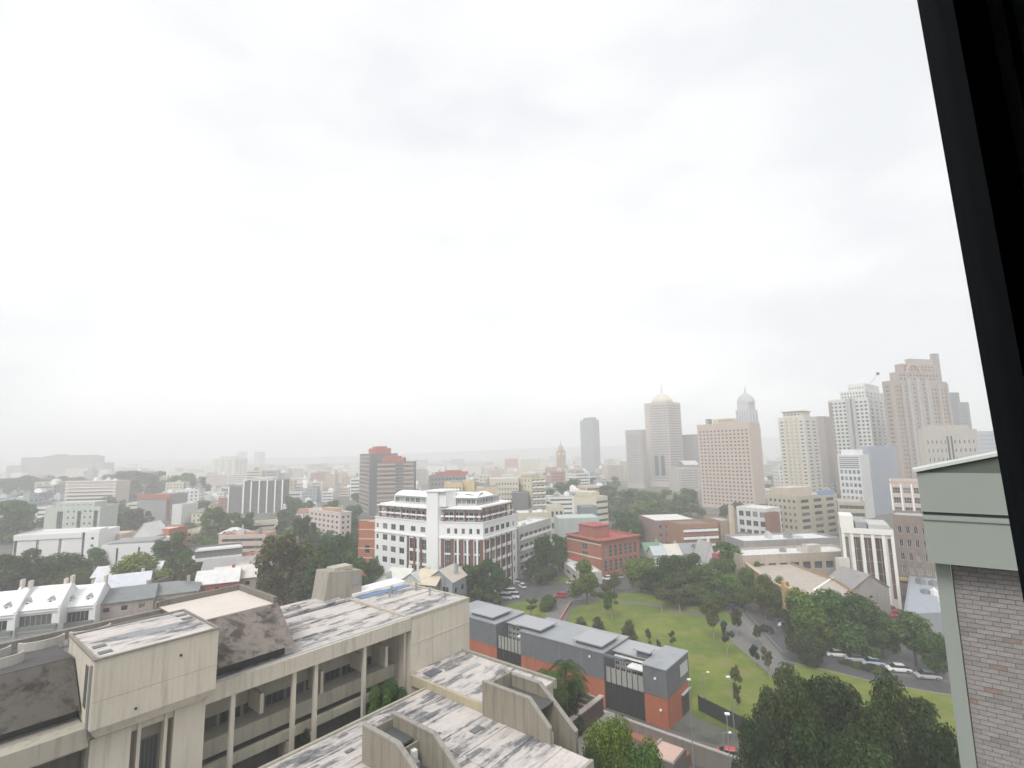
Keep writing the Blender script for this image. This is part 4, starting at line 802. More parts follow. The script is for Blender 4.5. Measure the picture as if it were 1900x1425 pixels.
# pink stepped tall tower
PK = wall((.37, .295, .255), grime=.35)
r, p, z = Bd('apartment_tower', 'tallest pink-brown apartment tower with stepped shoulders, arched crown and vertical glass bays', 'tower', 1652, 706, 400, 1636, 1757, 74, PK, RF, Lf=[W(1, 26, .5, .5, z0=6, z1=-3)], Rf=[W(6, 26, .55, .55, .03, .33, 6, -3), W(5, 26, .6, .5, .36, .66, 6, -1), W(5, 26, .6, .55, .69, .98, 6, -5)], depth=30, gm=glass((.06, .065, .07), vary=False), land='the tall pink tower')
fins(r, p[1], p[2], 8, z - 2, 6, 1.5, 1.4, wall((.43, .36, .315)), .01, .97, 'bay_pier'); fins(r, p[1], p[2], 8, z + 2, 2, 3.4, .9, wall((.42, .42, .43)), .3, .62, 'glass_bay')
topbox(r, p, z - .7, .05, .95, .14, .90, 8, PK, faces={1: [W(12, 2, .55, .55)]}, name='shoulder_tier'); topbox(r, p, z + 7.3, .1, .9, .24, .84, 7, PK, faces={1: [W(9, 2, .5, .5)]}, name='shoulder_tier'); topbox(r, p, z + 14, .2, .8, .42, .84, 5, wall((.40, .36, .34)), name='crown_block'); topbox(r, p, z - .7, .2, .6, .85, .95, 25, wall((.33, .31, .31)), name='lift_tower')
u = (p[2] - p[1]).normalized(); nn = Vector((u.y, -u.x, 0)); mb = MB(); cc = p[1].lerp(p[2], .42) + nn * .2 + (-nn) * (p[0] - p[1]).length * .1; cc.z = z + 7; n = 12
for i in range(n):
    a0, a1 = math.pi * i / n, math.pi * (i + 1) / n
    for r0, r1 in ((6.4, 7.6),): mb.hexa([cc + u * r0 * math.cos(a1) + Vector((0, 0, r0 * math.sin(a1))), cc + u * r0 * math.cos(a0) + Vector((0, 0, r0 * math.sin(a0))), cc + u * r1 * math.cos(a0) + Vector((0, 0, r1 * math.sin(a0))), cc + u * r1 * math.cos(a1) + Vector((0, 0, r1 * math.sin(a1)))] + [x + nn * .8 for x in (cc + u * r0 * math.cos(a1) + Vector((0, 0, r0 * math.sin(a1))), cc + u * r0 * math.cos(a0) + Vector((0, 0, r0 * math.sin(a0))), cc + u * r1 * math.cos(a0) + Vector((0, 0, r1 * math.sin(a0))), cc + u * r1 * math.cos(a1) + Vector((0, 0, r1 * math.sin(a1))))])
mb.build('crown_arch', wall((.55, .40, .32)), r)
# dark stepped tower far right
r, p, z = Bd('office_tower', 'dark grey-green office tower with white floor lines and stepped top at the far right', 'tower', 1762, 728, 470, 1755, 1779, 75, wall((.20, .21, .215)), RF, Rf=[W(1, 26, .94, .5, z0=5, z1=-2, mx=6)], depth=24, gm=GLB)
r2, p2, z2 = Bd('office_tower', 'lower half of the dark grey-green stepped tower, nearer the window frame', 'tower', 1776, 746, 462, 1773, 1797, 75, wall((.24, .25, .255)), RF, Rf=[W(1, 24, .94, .5, z0=5, z1=-2, mx=6)], depth=24, gm=GLB)
# beige block with square windows
r, p, z = Bd('office_block', 'beige office block with widely spaced square windows and stepped penthouse at the far right', 'building', 1712, 797, 300, 1703, 1812, 74, wall((.47, .44, .40), grime=.2), RFW, Rf=[W(5, 9, .3, .42, .03, .42, 4, -5), W(5, 9, .34, .42, .52, .96, 4, -5)], depth=20, gm=glass((.03, .032, .035)), land='the beige square-windowed block')
fins(r, p[1], p[2], 0, z - 4, 1, 1.6, -.5, DARK, .43, .5, 'dark_slot'); topbox(r, p, z - .7, .1, .9, .08, .86, 3.2, wall((.50, .47, .43)))
Bd('office_block', 'pale blue-grey block in the gap beside the dark window frame', 'building', 1812, 800, 420, 1800, 1860, 74, wall((.45, .48, .52)), RFW, Rf=[W(10, 14, .5, .4, z0=5, z1=-2)], depth=20, gm=GLB)
# low white glass tower and blank blue slab
r, p, z = Bd('office_block', 'white framed glass office with white rooftop box, before the white-grey apartment tower', 'building', 1594, 844, 330, 1553, 1600, 60, wall((.64, .65, .66), grime=.12), RFW, Lf=[W(5, 7, .66, .6, .04, .98, 2, -9, mx=2), W(1, 6, .94, .6, .04, .98, -9, -1, mx=12)], depth=12, gm=glass((.06, .075, .09)))
topbox(r, p, z - .7, .2, .85, .1, .9, 4, WHITE)
Bd('office_block', 'blank blue-grey rendered slab wall standing behind the white framed office', 'building', 1612, 828, 345, 1592, 1662, 62, wall((.33, .37, .44), grime=.15), RFW, depth=14)
# beige office with rows of paired windows
BG = wall((.44, .39, .31), grime=.3)
r, p, z = Bd('office_block', 'five storey beige office block with rows of dark windows and a tan rooftop box', 'building', 1478, 921, 268, 1423, 1552, 64, BG, RF, Lf=[W(6, 6, .55, .52, .03, .97, 0, -1.2, skip=None)], Rf=[W(3, 6, .62, .55, .03, .97, 0, -1.2, mx=1)], depth=16, gm=glass((.03, .03, .03)), land='the beige five-storey office')
building('office_annex', 'tan band-windowed annex on the right end of the beige five-storey office', 'building', 1554, 930, 262, 1551, 1605, 120, BG, RF, Rf=[W(1, 5, .95, .5, .02, .98, 0, -1, mx=5)], depth=16, gm=glass((.05, .055, .055)))
topbox(r, p, z - .7, .3, .95, .05, .6, 4.5, wall((.52, .45, .36)), name='tan_plant_room'); q = topbox(r, p, z - .7, .0, .06, .55, .95, 2.4, flat((.16, .27, .45), .5), name='blue_sign')
for i in range(3): mb = MB(); qq = p[1].lerp(p[0], .2 + .3 * i); mb.tube(qq + Vector((0, 0, z - .7)), qq + Vector((0, 0, z + 3.5)), .12, n=5); mb.build('antenna', METAL, r)
Bd('office_block', 'small white two-tone block with glass bays beside the beige office', 'building', 1422, 944, 262, 1366, 1428, 54, wall((.64, .64, .63)), RFW, Lf=[W(4, 3, .7, .6, z0=1, z1=-1, mx=2)], depth=14)
Bd('brick_wall_building', 'narrow dark red brick wall strip on the left end of the beige office', 'building', 1428, 952, 258, 1418, 1432, 60, brickm((.26, .11, .08)), RF, depth=8)
# ornate pink terrace block and brown lower block
r, p, z = Bd('ornate_building', 'pink and cream ornate corner building with arched window bays above a tan cornice', 'building', 1650, 893, 205, 1647, 1712, 128, wall((.58, .47, .42)), RF, Rf=[W(3, 3, .72, .6, .03, .97, -13, -1.6, mx=3, mz=2)], depth=14, gm=glass((.05, .045, .05)), cap=flat((.56, .45, .38), .7))
bands(r, p[1], p[2], (z - 14,), 1.0, 1.0, flat((.42, .29, .18), .8), 'tan_cornice'); fins(r, p[1], p[2], z - 13, z - 1, 3, .5, .35, WHITE, 0, .98, 'pilaster')
r, p, z = Bd('brown_stone_building', 'grey-brown stone block with tall sash windows below the pink ornate building', 'building', 1655, 955, 165, 1650, 1722, 128, brickm((.24, .19, .16)), RF, Rf=[W(4, 4, .5, .55, .06, .96, 6.5, -2.5, mx=2)], depth=14)
bands(r, p[1], p[2], (5.2,), .9, .7, flat((.45, .34, .18), .8), 'ochre_awning')
# colonnaded white building
r, p, z = Bd('colonnade_building', 'white building with tall white pilasters framing dark red glazed bays', 'building', 1560, 979, 160, 1556, 1657, 120, wall((.55, .53, .48)), RF, Rf=[W(1, 1, .9, .96, .04, .14, 2, -2.2, mx=1, mz=4), W(3, 1, .8, .96, .15, .85, 2, -2.2, mx=2, mz=5), W(1, 1, .8, .96, .86, .97, 2, -2.2, mz=4)], depth=18, gm=glass((.06, .035, .035)), reveal=.6, land='the colonnaded white building')
WPI = flat((.72, .71, .66), .6); fins(r, p[1], p[2], 0, z - 1.6, 5, .8, .3, WPI, .0, 1, 'pilaster'); bands(r, p[1], p[2], (z - 1.5,), 1.6, .4, WPI, 'entablature')
topbox(r, p, z - .7, .1, .6, .0, .27, 4.2, WPI, name='white_plant_room'); topbox(r, p, z - .7, .1, .8, .3, .52, 2.4, METAL, name='cooling_tower'); topbox(r, p, z - .7, .1, .8, .55, .95, 1.8, flat((.45, .45, .44), .6), name='water_tank')
roof_units(r, p, z - .7, 4, random.Random(5), 1)
# market complex with curved tan wall
mk = thing('market_hall', 'tan brick market hall with curved wall, arched entrance and pale courtyard roof beside the road', 'building', on_z(1500, 1150, 0)); TAN = brickm((.46, .31, .18)); TAN2 = flat((.48, .33, .17), .8)
def zpoly(px, z): return [on_z(x, y, z) for x, y in px]
f = zpoly([(1377, 1043), (1398, 1060), (1428, 1082), (1462, 1098), (1520, 1112), (1585, 1124), (1632, 1130)], 9.0); bk = [f[-1] + E1 * 0 + Vector((6, 26, 0)), f[0] + Vector((14, 20, 0))]
mb = MB(); allp = f + bk
for k in range(len(allp)): facade(mk, mb, allp[k], allp[(k + 1) % len(allp)], 0, 9.4, [W(2, 1, .55, .3, z0=5.2, z1=-1.2)] if k in (0, 1, 4) else None)
mb.build('curved_wall', TAN, mk)
rp_ = [Vector((v.x, v.y, 8.6)) for v in allp]; mb = MB(); mb.poly(rp_); mb.build('courtyard_roof', roofm((.40, .35, .31), .25), mk)
mb = MB()
for k in range(len(f) - 1): u = f[k + 1] - f[k]; u.z = 0; l = u.length; u.normalize(); n_ = Vector((u.y, -u.x, 0)); b0 = Vector((f[k].x, f[k].y, 9.403)); mb.obox(b0 + n_ * .25, u * l, -n_ * .8, (0, 0, .45))
mb.build('wall_coping', flat((.50, .40, .30), .8), mk)
u = (f[3] - f[2]); u.z = 0; u.normalize(); n_ = Vector((u.y, -u.x, 0)); g0 = Vector((f[3].x, f[3].y, 0)) - u * 1.5
for s in (0, 5.2): mb = MB(); mb.obox(g0 + u * s + n_ * .05, u * 1.2, n_ * .8, (0, 0, 11.5)); mb.build('entrance_pier', TAN2, mk)
mb = MB(); mb.obox(g0 + u * 1.2 + n_ * .05 + Vector((0, 0, 7.8)), u * 4, n_ * .7, (0, 0, 2.6)); mb.build('entrance_lintel', TAN2, mk)
mb = MB(); mb.obox(g0 + u * 1.25 + n_ * .04, u * 3.9, n_ * .1, (0, 0, 7.7)); mb.build('entrance_arch', flat((.10, .06, .05), .6), mk)
mb = MB(); s0 = f[1].lerp(f[2], .1) + Vector((2.5, 2, 0)); s0.z = 8.62; mb.obox(Vector((81.1, 142.5, 8.62)), (17.0, 16.2, 0), (-.35, .35, 0), (0, 0, .3)); mb.build('roof_divider', WHITE, mk)
# ================================================================== MIDDLE AND LEFT OF THE CITY
wA = lambda c, g=.3: wall(c, grime=g)
LGT = wA((.56, .56, .55)); CRM = wA(c_cream); WHT = wA(c_white, .2); YEL = wA(c_yel); BEI = wA(c_beige); GRE = wA((.44, .50, .45)); BRN = wA(c_brown); BRK = brickm(c_brick); DG = glass((.05, .055, .06), vary=False)
r, p, z = Bd('dark_fin_building', 'lower left wing of the dark finned office block, with a white base', 'building', 424, 903, 432, 422, 453, 84, wall((.2, .19, .19)), RFW, Rf=[W(2, 9, .8, .45, z0=5, z1=-1, mx=3)], depth=16, gm=DG)
fins(r, p[1], p[2], 0, z, 1, 1.0, .5, WHITE)
# twin red-capped towers
TB = wall((.19, .205, .21), grime=.1); RC = wall((.40, .15, .13), grime=.1)
r, p, z = Bd('office_tower', 'taller, left one of the twin dark banded towers with red stepped caps', 'tower', 686, 842, 400, 668, 738, 62, TB, RFR, Lf=[W(1, 18, .9, .5, z0=4, z1=-2)], Rf=[W(1, 18, .3, .5, .5, .98, 4, -2, mx=3)], depth=22, gm=DG, land='the twin red-capped towers')
topbox(r, p, z - .7, .1, .8, .25, .8, 5, RC, name='red_cap'); topbox(r, p, z + 4.3, .2, .7, .35, .7, 1.6, RC, name='red_cap')
BND = wall((.42, .32, .27), grime=.1)
bands(r, p[0], p[1], [z - 3 - 3.3 * i for i in range(16)], 1.4, .2, BND, 'floor_band')
r, p, z = Bd('office_tower', 'lower, right one of the twin dark banded towers with red stepped caps', 'tower', 700, 858, 385, 699, 768, 84, TB, RFR, Rf=[W(1, 16, .9, .5, z0=3, z1=-2, mx=10)], depth=20, gm=DG)
bands(r, p[1], p[2], [z - 2.6 - 3.3 * i for i in range(15)], 1.5, .25, BND, 'floor_band', 0, .5); bands(r, p[1], p[2], [z - 2.6 - 3.3 * i for i in range(15)], 1.5, .25, BND, 'floor_band', .72, 1)
topbox(r, p, z - .7, .1, .8, .1, .72, 4, RC, name='red_cap'); topbox(r, p, z + 3.3, .1, .7, .2, .6, 1.2, RC, name='red_cap')
# orange brick neighbour of the white building
r, p, z = Bd('brick_building', 'orange-red brick building with pale floor bands against the left end of the white building', 'building', 665.5, 968, 205, 665, 699, 100, brickm((.43, .16, .09)), RF, Rf=[W(1, 1, .3, .2, z0=3, z1=-3)], depth=20)
bands(r, p[1], p[2], [3.6 + 3.6 * i for i in range(6)], .35, .1, flat((.6, .5, .4), .7), 'floor_band')
r, p, z = Bd('balcony_building', 'long white and grey block with stacked balconies running back from the white building', 'building', 962, 978, 196, 956, 1022, 30, wall((.50, .49, .47)), RFW, Rf=[W(7, 4, .8, .5, .02, .98, 1.5, -2, mx=2, bal=.8)], depth=10, gm=DG)
roof_units(r, p, z - .7, 7, random.Random(3), .8)
r, p, z = Bd('pink_building', 'pale pink five storey block with regular dark windows between the trees', 'building', 632, 952, 280, 573, 652, 42, wall((.62, .53, .49), grime=.15), RFW, Lf=[W(7, 5, .5, .5, z0=1, z1=-1)], Rf=[W(2, 5, .5, .5, z0=1, z1=-1)], gm=DG, land='the pink five storey block', cap=flat((.65, .58, .52), .7))
topbox(r, p, z - .7, .2, .6, .1, .7, 2.5, wall((.5, .33, .24)), name='roof_room')
r, p, z = Bd('dark_fin_building', 'dark glazed office block with tall white vertical fins', 'building', 452, 893, 430, 423, 526, 80, wall((.16, .15, .15)), RFW, Rf=[W(5, 12, .8, .5, z0=1, z1=-1, mx=3)], Lf=[W(2, 9, .8, .4, z0=1, z1=-6, mx=2)], depth=20, gm=DG, land='the white-finned dark block')
fins(r, p[1], p[2], 0, z + .3, 5, 1.0, .6, WHITE); topbox(r, p, z - .7, .1, .8, .2, .7, 3, LGT)
r, p, z = Bd('hospital_building', 'very large brownish-grey hospital slab fading into the mist at the far left', 'building', 40, 849, 1250, 36, 174, 84, wall((.27, .20, .19), grime=.1), RF, Rf=[W(1, 12, .97, .35, z0=3, z1=-2, mx=20)], depth=40, gm=GLB, land='the misty hospital')
topbox(r, p, z - .7, .1, .6, .42, .54, 7, wall((.25, .2, .19))); topbox(r, p, z - .7, .1, .9, .30, .95, 4, wall((.27, .2, .19)))
Bd('hospital_wing', 'lower right wing of the misty hospital slab', 'building', 174, 859, 1240, 172, 192, 84, wall((.28, .21, .2), grime=.1), RF, depth=40)
Bd('hospital_wing', 'lower left wing of the misty hospital slab at the photo edge', 'building', 12, 864, 1240, 8, 40, 84, wall((.30, .25, .24), grime=.1), RF, depth=40)
r, p, z = Bd('apartment_tower', 'pale cream slab tower in the mist left of centre', 'tower', 436, 851, 950, 395, 460, 50, wall((.60, .57, .50), grime=.1), RFW, Lf=[W(3, 12, .6, .4, z0=4, z1=-2)], Rf=[W(3, 12, .5, .4, z0=4, z1=-2)], depth=20, gm=GLB, land='the pale misty slab tower')
topbox(r, p, z - .7, .2, .7, .1, .7, 5, LGT)
Bd('faint_tower', 'faint narrow tower almost lost in the mist behind the pale cream slab', 'tower', 448, 838, 1900, 440, 452, 50, wall((.35, .35, .36)), RF, depth=20); Bd('faint_tower', 'faint narrow tower almost lost in the mist right of the pale cream slab', 'tower', 482, 838, 2000, 472, 485, 50, wall((.33, .33, .34)), RF, depth=20)
r, p, z = Bd('terrace_block', 'cream long block with stacked white floor bands below the misty hospital', 'building', 122, 894, 520, 112, 216, 88, wall((.54, .44, .38), grime=.1), RFW, Rf=[W(1, 6, .96, .42, z0=1, z1=-1, mx=16)], depth=20, gm=DG, land='the white-banded cream block')
bands(r, p[1], p[2], [z - 3.4 * i for i in range(6)], .8, .4, WHITE, 'floor_band'); roof_units(r, p, z - .7, 4, random.Random(2), 2)
Bd('brick_building', 'faded brown-pink block left of the cream banded block', 'building', 70, 900, 560, 64, 112, 80, wall((.40, .31, .27)), RF, Rf=[W(6, 4, .5, .4)], depth=20, gm=DG)
r, p, z = Bd('green_white_building', 'pale green-white block with dark glass stair bays behind the white warehouse', 'building', 180, 943, 310, 82, 188, 82, wall((.56, .60, .55), grime=.2), RF, Lf=None, Rf=None, depth=16) if False else Bd('green_white_building', 'pale green-white block with dark glass stair bays behind the white warehouse', 'building', 84, 942, 305, 82, 187, 84, wall((.50, .54, .49), grime=.2), RF, Rf=[W(1, 1, .7, .95, .2, .35, 1, -2, mz=6, mx=3), W(1, 1, .9, .95, .58, .66, 1, -2, mz=6), W(1, 1, .9, .95, .88, .96, 1, -2, mz=6), W(2, 5, .3, .4, .37, .57, 1, -1), W(2, 5, .35, .4, .67, .87, 1, -1)], depth=16, gm=DG, land='the pale green-white block')
topbox(r, p, z - .7, .1, .8, .15, .85, 3.2, wall((.5, .53, .49)), faces={1: [W(6, 1, .4, .5)]})
# white warehouses
WHW = wall((.76, .75, .75), grime=.1)
r, p, z = Bd('warehouse', 'long white ribbed warehouse with dark vertical slots and a three-window end bay', 'building', 27, 993, 240, 25, 184, 78, WHW, RFW, Rf=[W(1, 1, .8, 1, .0, .045, 1, -2.6), W(1, 1, .8, 1, .255, .295, 1, -2.6), W(1, 1, .8, 1, .52, .56, 1, -2.6), W(1, 1, .8, 1, .80, .835, 1, -.2), W(1, 3, .4, .34, .88, .97, 2, -1.5)], depth=18, gm=DG, land='the long white warehouse')
bands(r, p[1], p[2], (z - 2.5,), 2.4, .5, WHW, 'upper_band', 0, .8); fins(r, p[1], p[2], 0, z - 2.6, 26, .12, .08, WHW, .05, .8, 'rib'); topbox(r, p, z - .7, .1, .5, .84, .98, 1.6, WHW, name='end_bay_top')
r, p, z = Bd('warehouse', 'lower white warehouse wing with two dark slots, right of the long warehouse', 'building', 189, 1012, 225, 188, 290, 76, WHW, roofm((.22, .22, .23), .3), Rf=[W(1, 1, .8, 1, .26, .31, .5, -1.5), W(1, 1, .8, 1, .66, .71, .5, -1.5)], depth=20, gm=DG)
topbox(r, p, z - .7, .1, .8, .1, .9, 1.2, flat((.25, .25, .26), .7), name='roof_plant')
r, p, z = Bd('red_framed_building', 'grey sided building edged by a red brick frame wall, left of centre', 'building', 256, 918, 395, 254, 316, 96, wall((.30, .31, .31)), RFT, Rf=None, depth=18, land='the red-framed grey building')
bands(r, p[1], p[2], (z - 3.2,), 3.3, .5, brickm((.42, .14, .10)), 'red_frame'); fins(r, p[1], p[2], 0, z - 3.3, 1, 2.2, .5, brickm((.42, .14, .10)), .98, .99, 'red_frame')
Bd('shop_roof_building', 'low building with an orange-red signboard roof edge under the red-framed building', 'building', 276, 981, 270, 274, 314, 100, wall((.5, .16, .08)), RFW, depth=12)
Bd('white_block', 'slim white end wall of a block right of the red-framed grey building', 'building', 320, 936, 370, 318, 338, 96, WHT, RFW, depth=16)
r, p, z = Bd('band_building', 'low dark-windowed strip building with long white eaves in the left middle distance', 'building', 362, 1021, 200, 360, 450, 60, wall((.20, .20, .20)), RFW, Rf=[W(8, 1, .85, .6, z0=1.2, z1=-.8)], depth=10, gm=DG)
bands(r, p[1], p[2], (z - .6,), .7, .5, WHITE, 'eave'); bands(r, p[1], p[2], (z - 4.4,), 1.2, .6, WHITE, 'sill_band')
# behind the white building
r, p, z = Bd('apartment_block', 'cream apartment block with grid of small windows behind the white building', 'building', 908, 888, 330, 905, 962, 88, wall((.58, .54, .46), grime=.15), RFW, Rf=[W(8, 8, .45, .45, .2, .98, 2, -2)], depth=18, gm=DG, land='the cream window-grid block')
r, p, z = Bd('apartment_block', 'pale yellow apartment block with rows of balconies on its right end', 'building', 985, 884, 325, 958, 1012, 62, wall((.60, .56, .42), grime=.15), RFW, Lf=[W(4, 8, .3, .4)], Rf=[W(3, 8, .8, .45, z0=1, z1=-1, bal=1.0)], depth=18, gm=DG, land='the yellow balcony block')
topbox(r, p, z - .7, .0, .7, .0, .6, 2.5, CRM)
Bd('dark_roof_block', 'dark grey block wedged between cream and yellow apartment blocks', 'building', 950, 914, 318, 948, 980, 90, wall((.17, .18, .19)), RF, depth=12)
r, p, z = Bd('office_block', 'dark low office with a bright red rooftop plant screen behind the white building', 'building', 796, 883, 400, 792, 868, 88, wall((.25, .24, .24)), RFT, Rf=[W(10, 7, .6, .5)], depth=20, gm=DG); topbox(r, p, z - .7, .1, .8, .15, .98, 3.2, RC, name='red_screen'); topbox(r, p, z + 2.4, .1, .8, .4, .8, 1.3, RC, name='red_screen')
Bd('apartment_block', 'yellow-cream stepped block left part, behind the white building roof', 'building', 824, 896, 300, 820, 858, 88, YEL, RFW, Rf=[W(5, 4, .5, .5)], depth=14, gm=DG, units=3)
Bd('apartment_block', 'yellow-cream stepped block right part with higher corner, behind the white building roof', 'building', 858, 892, 305, 855, 880, 88, YEL, RFW, depth=14, units=2); Bd('apartment_block', 'orange-cream lower block behind the right roof of the white building', 'building', 884, 905, 290, 880, 922, 86, wall((.58, .47, .33)), RFW, Rf=[W(5, 3, .4, .5)], depth=14, gm=DG, units=3)
r, p, z = Bd('striped_building', 'cream building with wrap-round dark window stripes right of the railway roofs', 'building', 1106, 922, 300, 1064, 1127, 50, wall((.62, .58, .46), grime=.12), RFW, Lf=[W(1, 1, .9, .5, z0=2, z1=-8)], Rf=[W(1, 5, 1.0, .42, .0, 1, 1, -1.5, mx=5)], depth=16, gm=DG, land='the striped cream building')
topbox(r, p, z - .7, .15, .9, .0, .6, 3.2, wall((.62, .58, .46))); Bd('glass_annex', 'blue-grey glazed sloping annex against the striped cream building', 'building', 1078, 940, 280, 1070, 1108, 80, wall((.22, .25, .28)), RFW, depth=12)
Bd('cottage_block', 'small cream block with dark piers in front of the striped building', 'building', 1020, 940, 262, 1016, 1046, 84, CRM, RF, Rf=[W(3, 3, .6, .5)], depth=12, gm=DG)
Bd('long_shed', 'long teal-grey shed roof in front of the striped cream building', 'building', 1036, 962, 240, 1030, 1112, 86, wall((.40, .45, .43)), roofm((.42, .47, .45), .3), depth=14, par=.2)
Bd('long_shed', 'long cream flat shed between the white building and the yellow balcony block', 'building', 962, 952, 262, 958, 1020, 84, CRM, RFW, depth=12, units=4, par=.4)
# between park trees and hotel
Bd('white_roof_shed', 'wide white-roofed brick building in front of the green trees below the hotel', 'building', 1216, 966, 245, 1212, 1292, 84, brickm((.30, .2, .17)), RFW, Rf=[W(6, 3, .5, .5)], depth=22, gm=DG, par=.2, land='the white-roofed brick building')
r, p, z = Bd('brick_flats', 'orange-brown brick flats with long balcony bands and a garden roof', 'building', 1262, 973, 225, 1256, 1332, 82, brickm((.36, .19, .12)), roofm((.16, .17, .12), .4), Rf=[W(5, 4, .85, .4, .06, .98, 1, -1, mx=2, bal=.6)], depth=14, gm=DG, land='the brick flats with balconies')
Bd('tan_brick_building', 'plain tan brick building beside the orange-brown flats', 'building', 1336, 966, 228, 1331, 1366, 82, brickm((.34, .26, .19)), RF, depth=14); Bd('column_chimney', 'slender cream square chimney rising from the tan brick building', 'chimney', 1356, 938, 226, 1351, 1359, 60, wall((.55, .47, .36)), RF, depth=1.5, par=.1)
Bd('dull_shed', 'dark brown flat shed between tan brick building and beige office', 'building', 1372, 1000, 215, 1366, 1424, 84, wall((.22, .19, .17)), RF, depth=16)
r, p, z = Bd('long_grey_building', 'long low grey building with white roof strips in front of the beige office', 'building', 1380, 1004, 190, 1376, 1556, 84, wall((.33, .32, .32)), RFW, Rf=[W(1, 1, .8, .5, .06, .14, 4, -1), W(5, 1, .5, .4, .3, .75, 5, -2)], depth=14, gm=DG, units=5, land='the long grey building')
r, p, z = Bd('white_roof_building', 'low building with broad white terrace roof behind the tan market hall', 'building', 1378, 1031, 172, 1374, 1590, 84, wall((.45, .38, .32)), RFW, Rf=[W(8, 1, .7, .4, .1, .9, 5, -1)], depth=12, gm=DG, units=3)
Bd('roof_block', 'small square white lift block on the market hall roofs', 'building', 1556, 1036, 158, 1549, 1576, 84, wall((.62, .60, .55)), RFW, Rf=[W(1, 2, .3, .3)], depth=5, par=.3); Bd('white_louvre_block', 'tall white block with pale louvres joined to the small lift block', 'building', 1500, 1012, 176, 1488, 1504, 76, wall((.55, .52, .46)), RFW, depth=5, par=.2)
g = on_y(1578, 1060, 146); house('gable_building', 'grey stone gabled hall with small arched window behind the market courtyard', 'building', (g.x, 146), 11, 10, 8, 3.5, 84, concrete((.30, .28, .26)), roofm((.27, .26, .26), .3), [W(1, 1, .12, .3, z0=4, z1=-1)], ridge='d', chim=0)
for nm, lb, px, py, Y, w, d, h, rs, c, rc in (
    ('terrace_house', 'green-roofed cottage with white chimneys left of the park corner houses', 1200, 1040, 205, 7, 8, 7, 3, (.34, .40, .34), (.15, .27, .19)),
    ('terrace_house', 'pale blue-white house with verandah facing the park trees', 1214, 1044, 198, 5, 7, 7.5, 2.5, (.62, .62, .60), (.42, .47, .50)),
    ('terrace_house', 'house with cream corrugated roof between two dark trees by the park', 1240, 1040, 200, 5.5, 8, 7, 3.2, (.45, .42, .38), (.58, .55, .49)),
    ('terrace_house', 'grey corrugated long roofed house right of the cream-roofed house', 1264, 1040, 202, 12, 8, 7, 3, (.36, .35, .34), (.27, .28, .29)),
    ('terrace_house', 'dark slate roofed house left of the white gabled wall', 1298, 1040, 200, 6, 8, 7, 3, (.35, .33, .3), (.15, .15, .16))):
    g = on_y(px, py, Y); house(nm, lb, 'house', (g.x, Y), w, d, h, rs, 84, wall(c), roofm(rc, .3), [W(2, 2, .4, .45, z0=.6, z1=-.4)])
g = on_y(1309, 1040, 190); house('white_gable_house', 'white rendered house end with steep pointed parapet and pink side wall above the park trees', 'house', (g.x, 190), 4.5, 8, 7, 6, 80, wall((.80, .79, .77)), roofm((.4, .4, .4), .3), None, [W(1, 1, .5, .5)], ridge='d')
g = on_y(1322, 1045, 188); Bd('pink_shop', 'small magenta-pink painted shop wall above the park trees', 'building', 1322, 1027, 190, 1321, 1338, 84, flat((.5, .08, .16), .7), RFW, depth=6, par=.1)
# terraces in front of the white building
for i, (px, py, Y, w, rc, wc, lb) in enumerate((
    (694, 1072, 140, 7, (.30, .30, .30), (.66, .65, .62), 'white gabled terrace house with grey roof at the left end of the short row'),
    (712, 1068, 139, 6.5, (.60, .60, .56), (.66, .66, .64), 'white terrace house with round gable vents in the short row'),
    (738, 1072, 136, 8, (.50, .53, .50), (.55, .55, .52), 'pale green-grey roofed terrace house in the short row'),
    (768, 1072, 134, 6.5, (.58, .50, .38), (.20, .22, .24), 'terrace house with cream slope and dark blue front in the short row'),
    (792, 1066, 135, 7.5, (.52, .47, .42), (.30, .32, .34), 'pinkish corrugated roofed terrace house with white verandah frame'),
    (820, 1072, 140, 4, (.45, .42, .40), (.5, .48, .45), 'narrow terrace house at the right end of the short row'))):
    Y = Y * 1.16; g = on_y(px, py, Y); house('terrace_house', lb, 'house', (g.x, Y), w * 1.15, 9, max(4, g.z - 1.5), 3.0, 112, wall(wc), corrug(rc, R(20)), [W(2, 2, .55, .5, z0=.6, z1=-.4, mx=2)], [W(2, 2, .4, .4)], ridge='d' if i % 2 == 0 else 'w', chim=1)
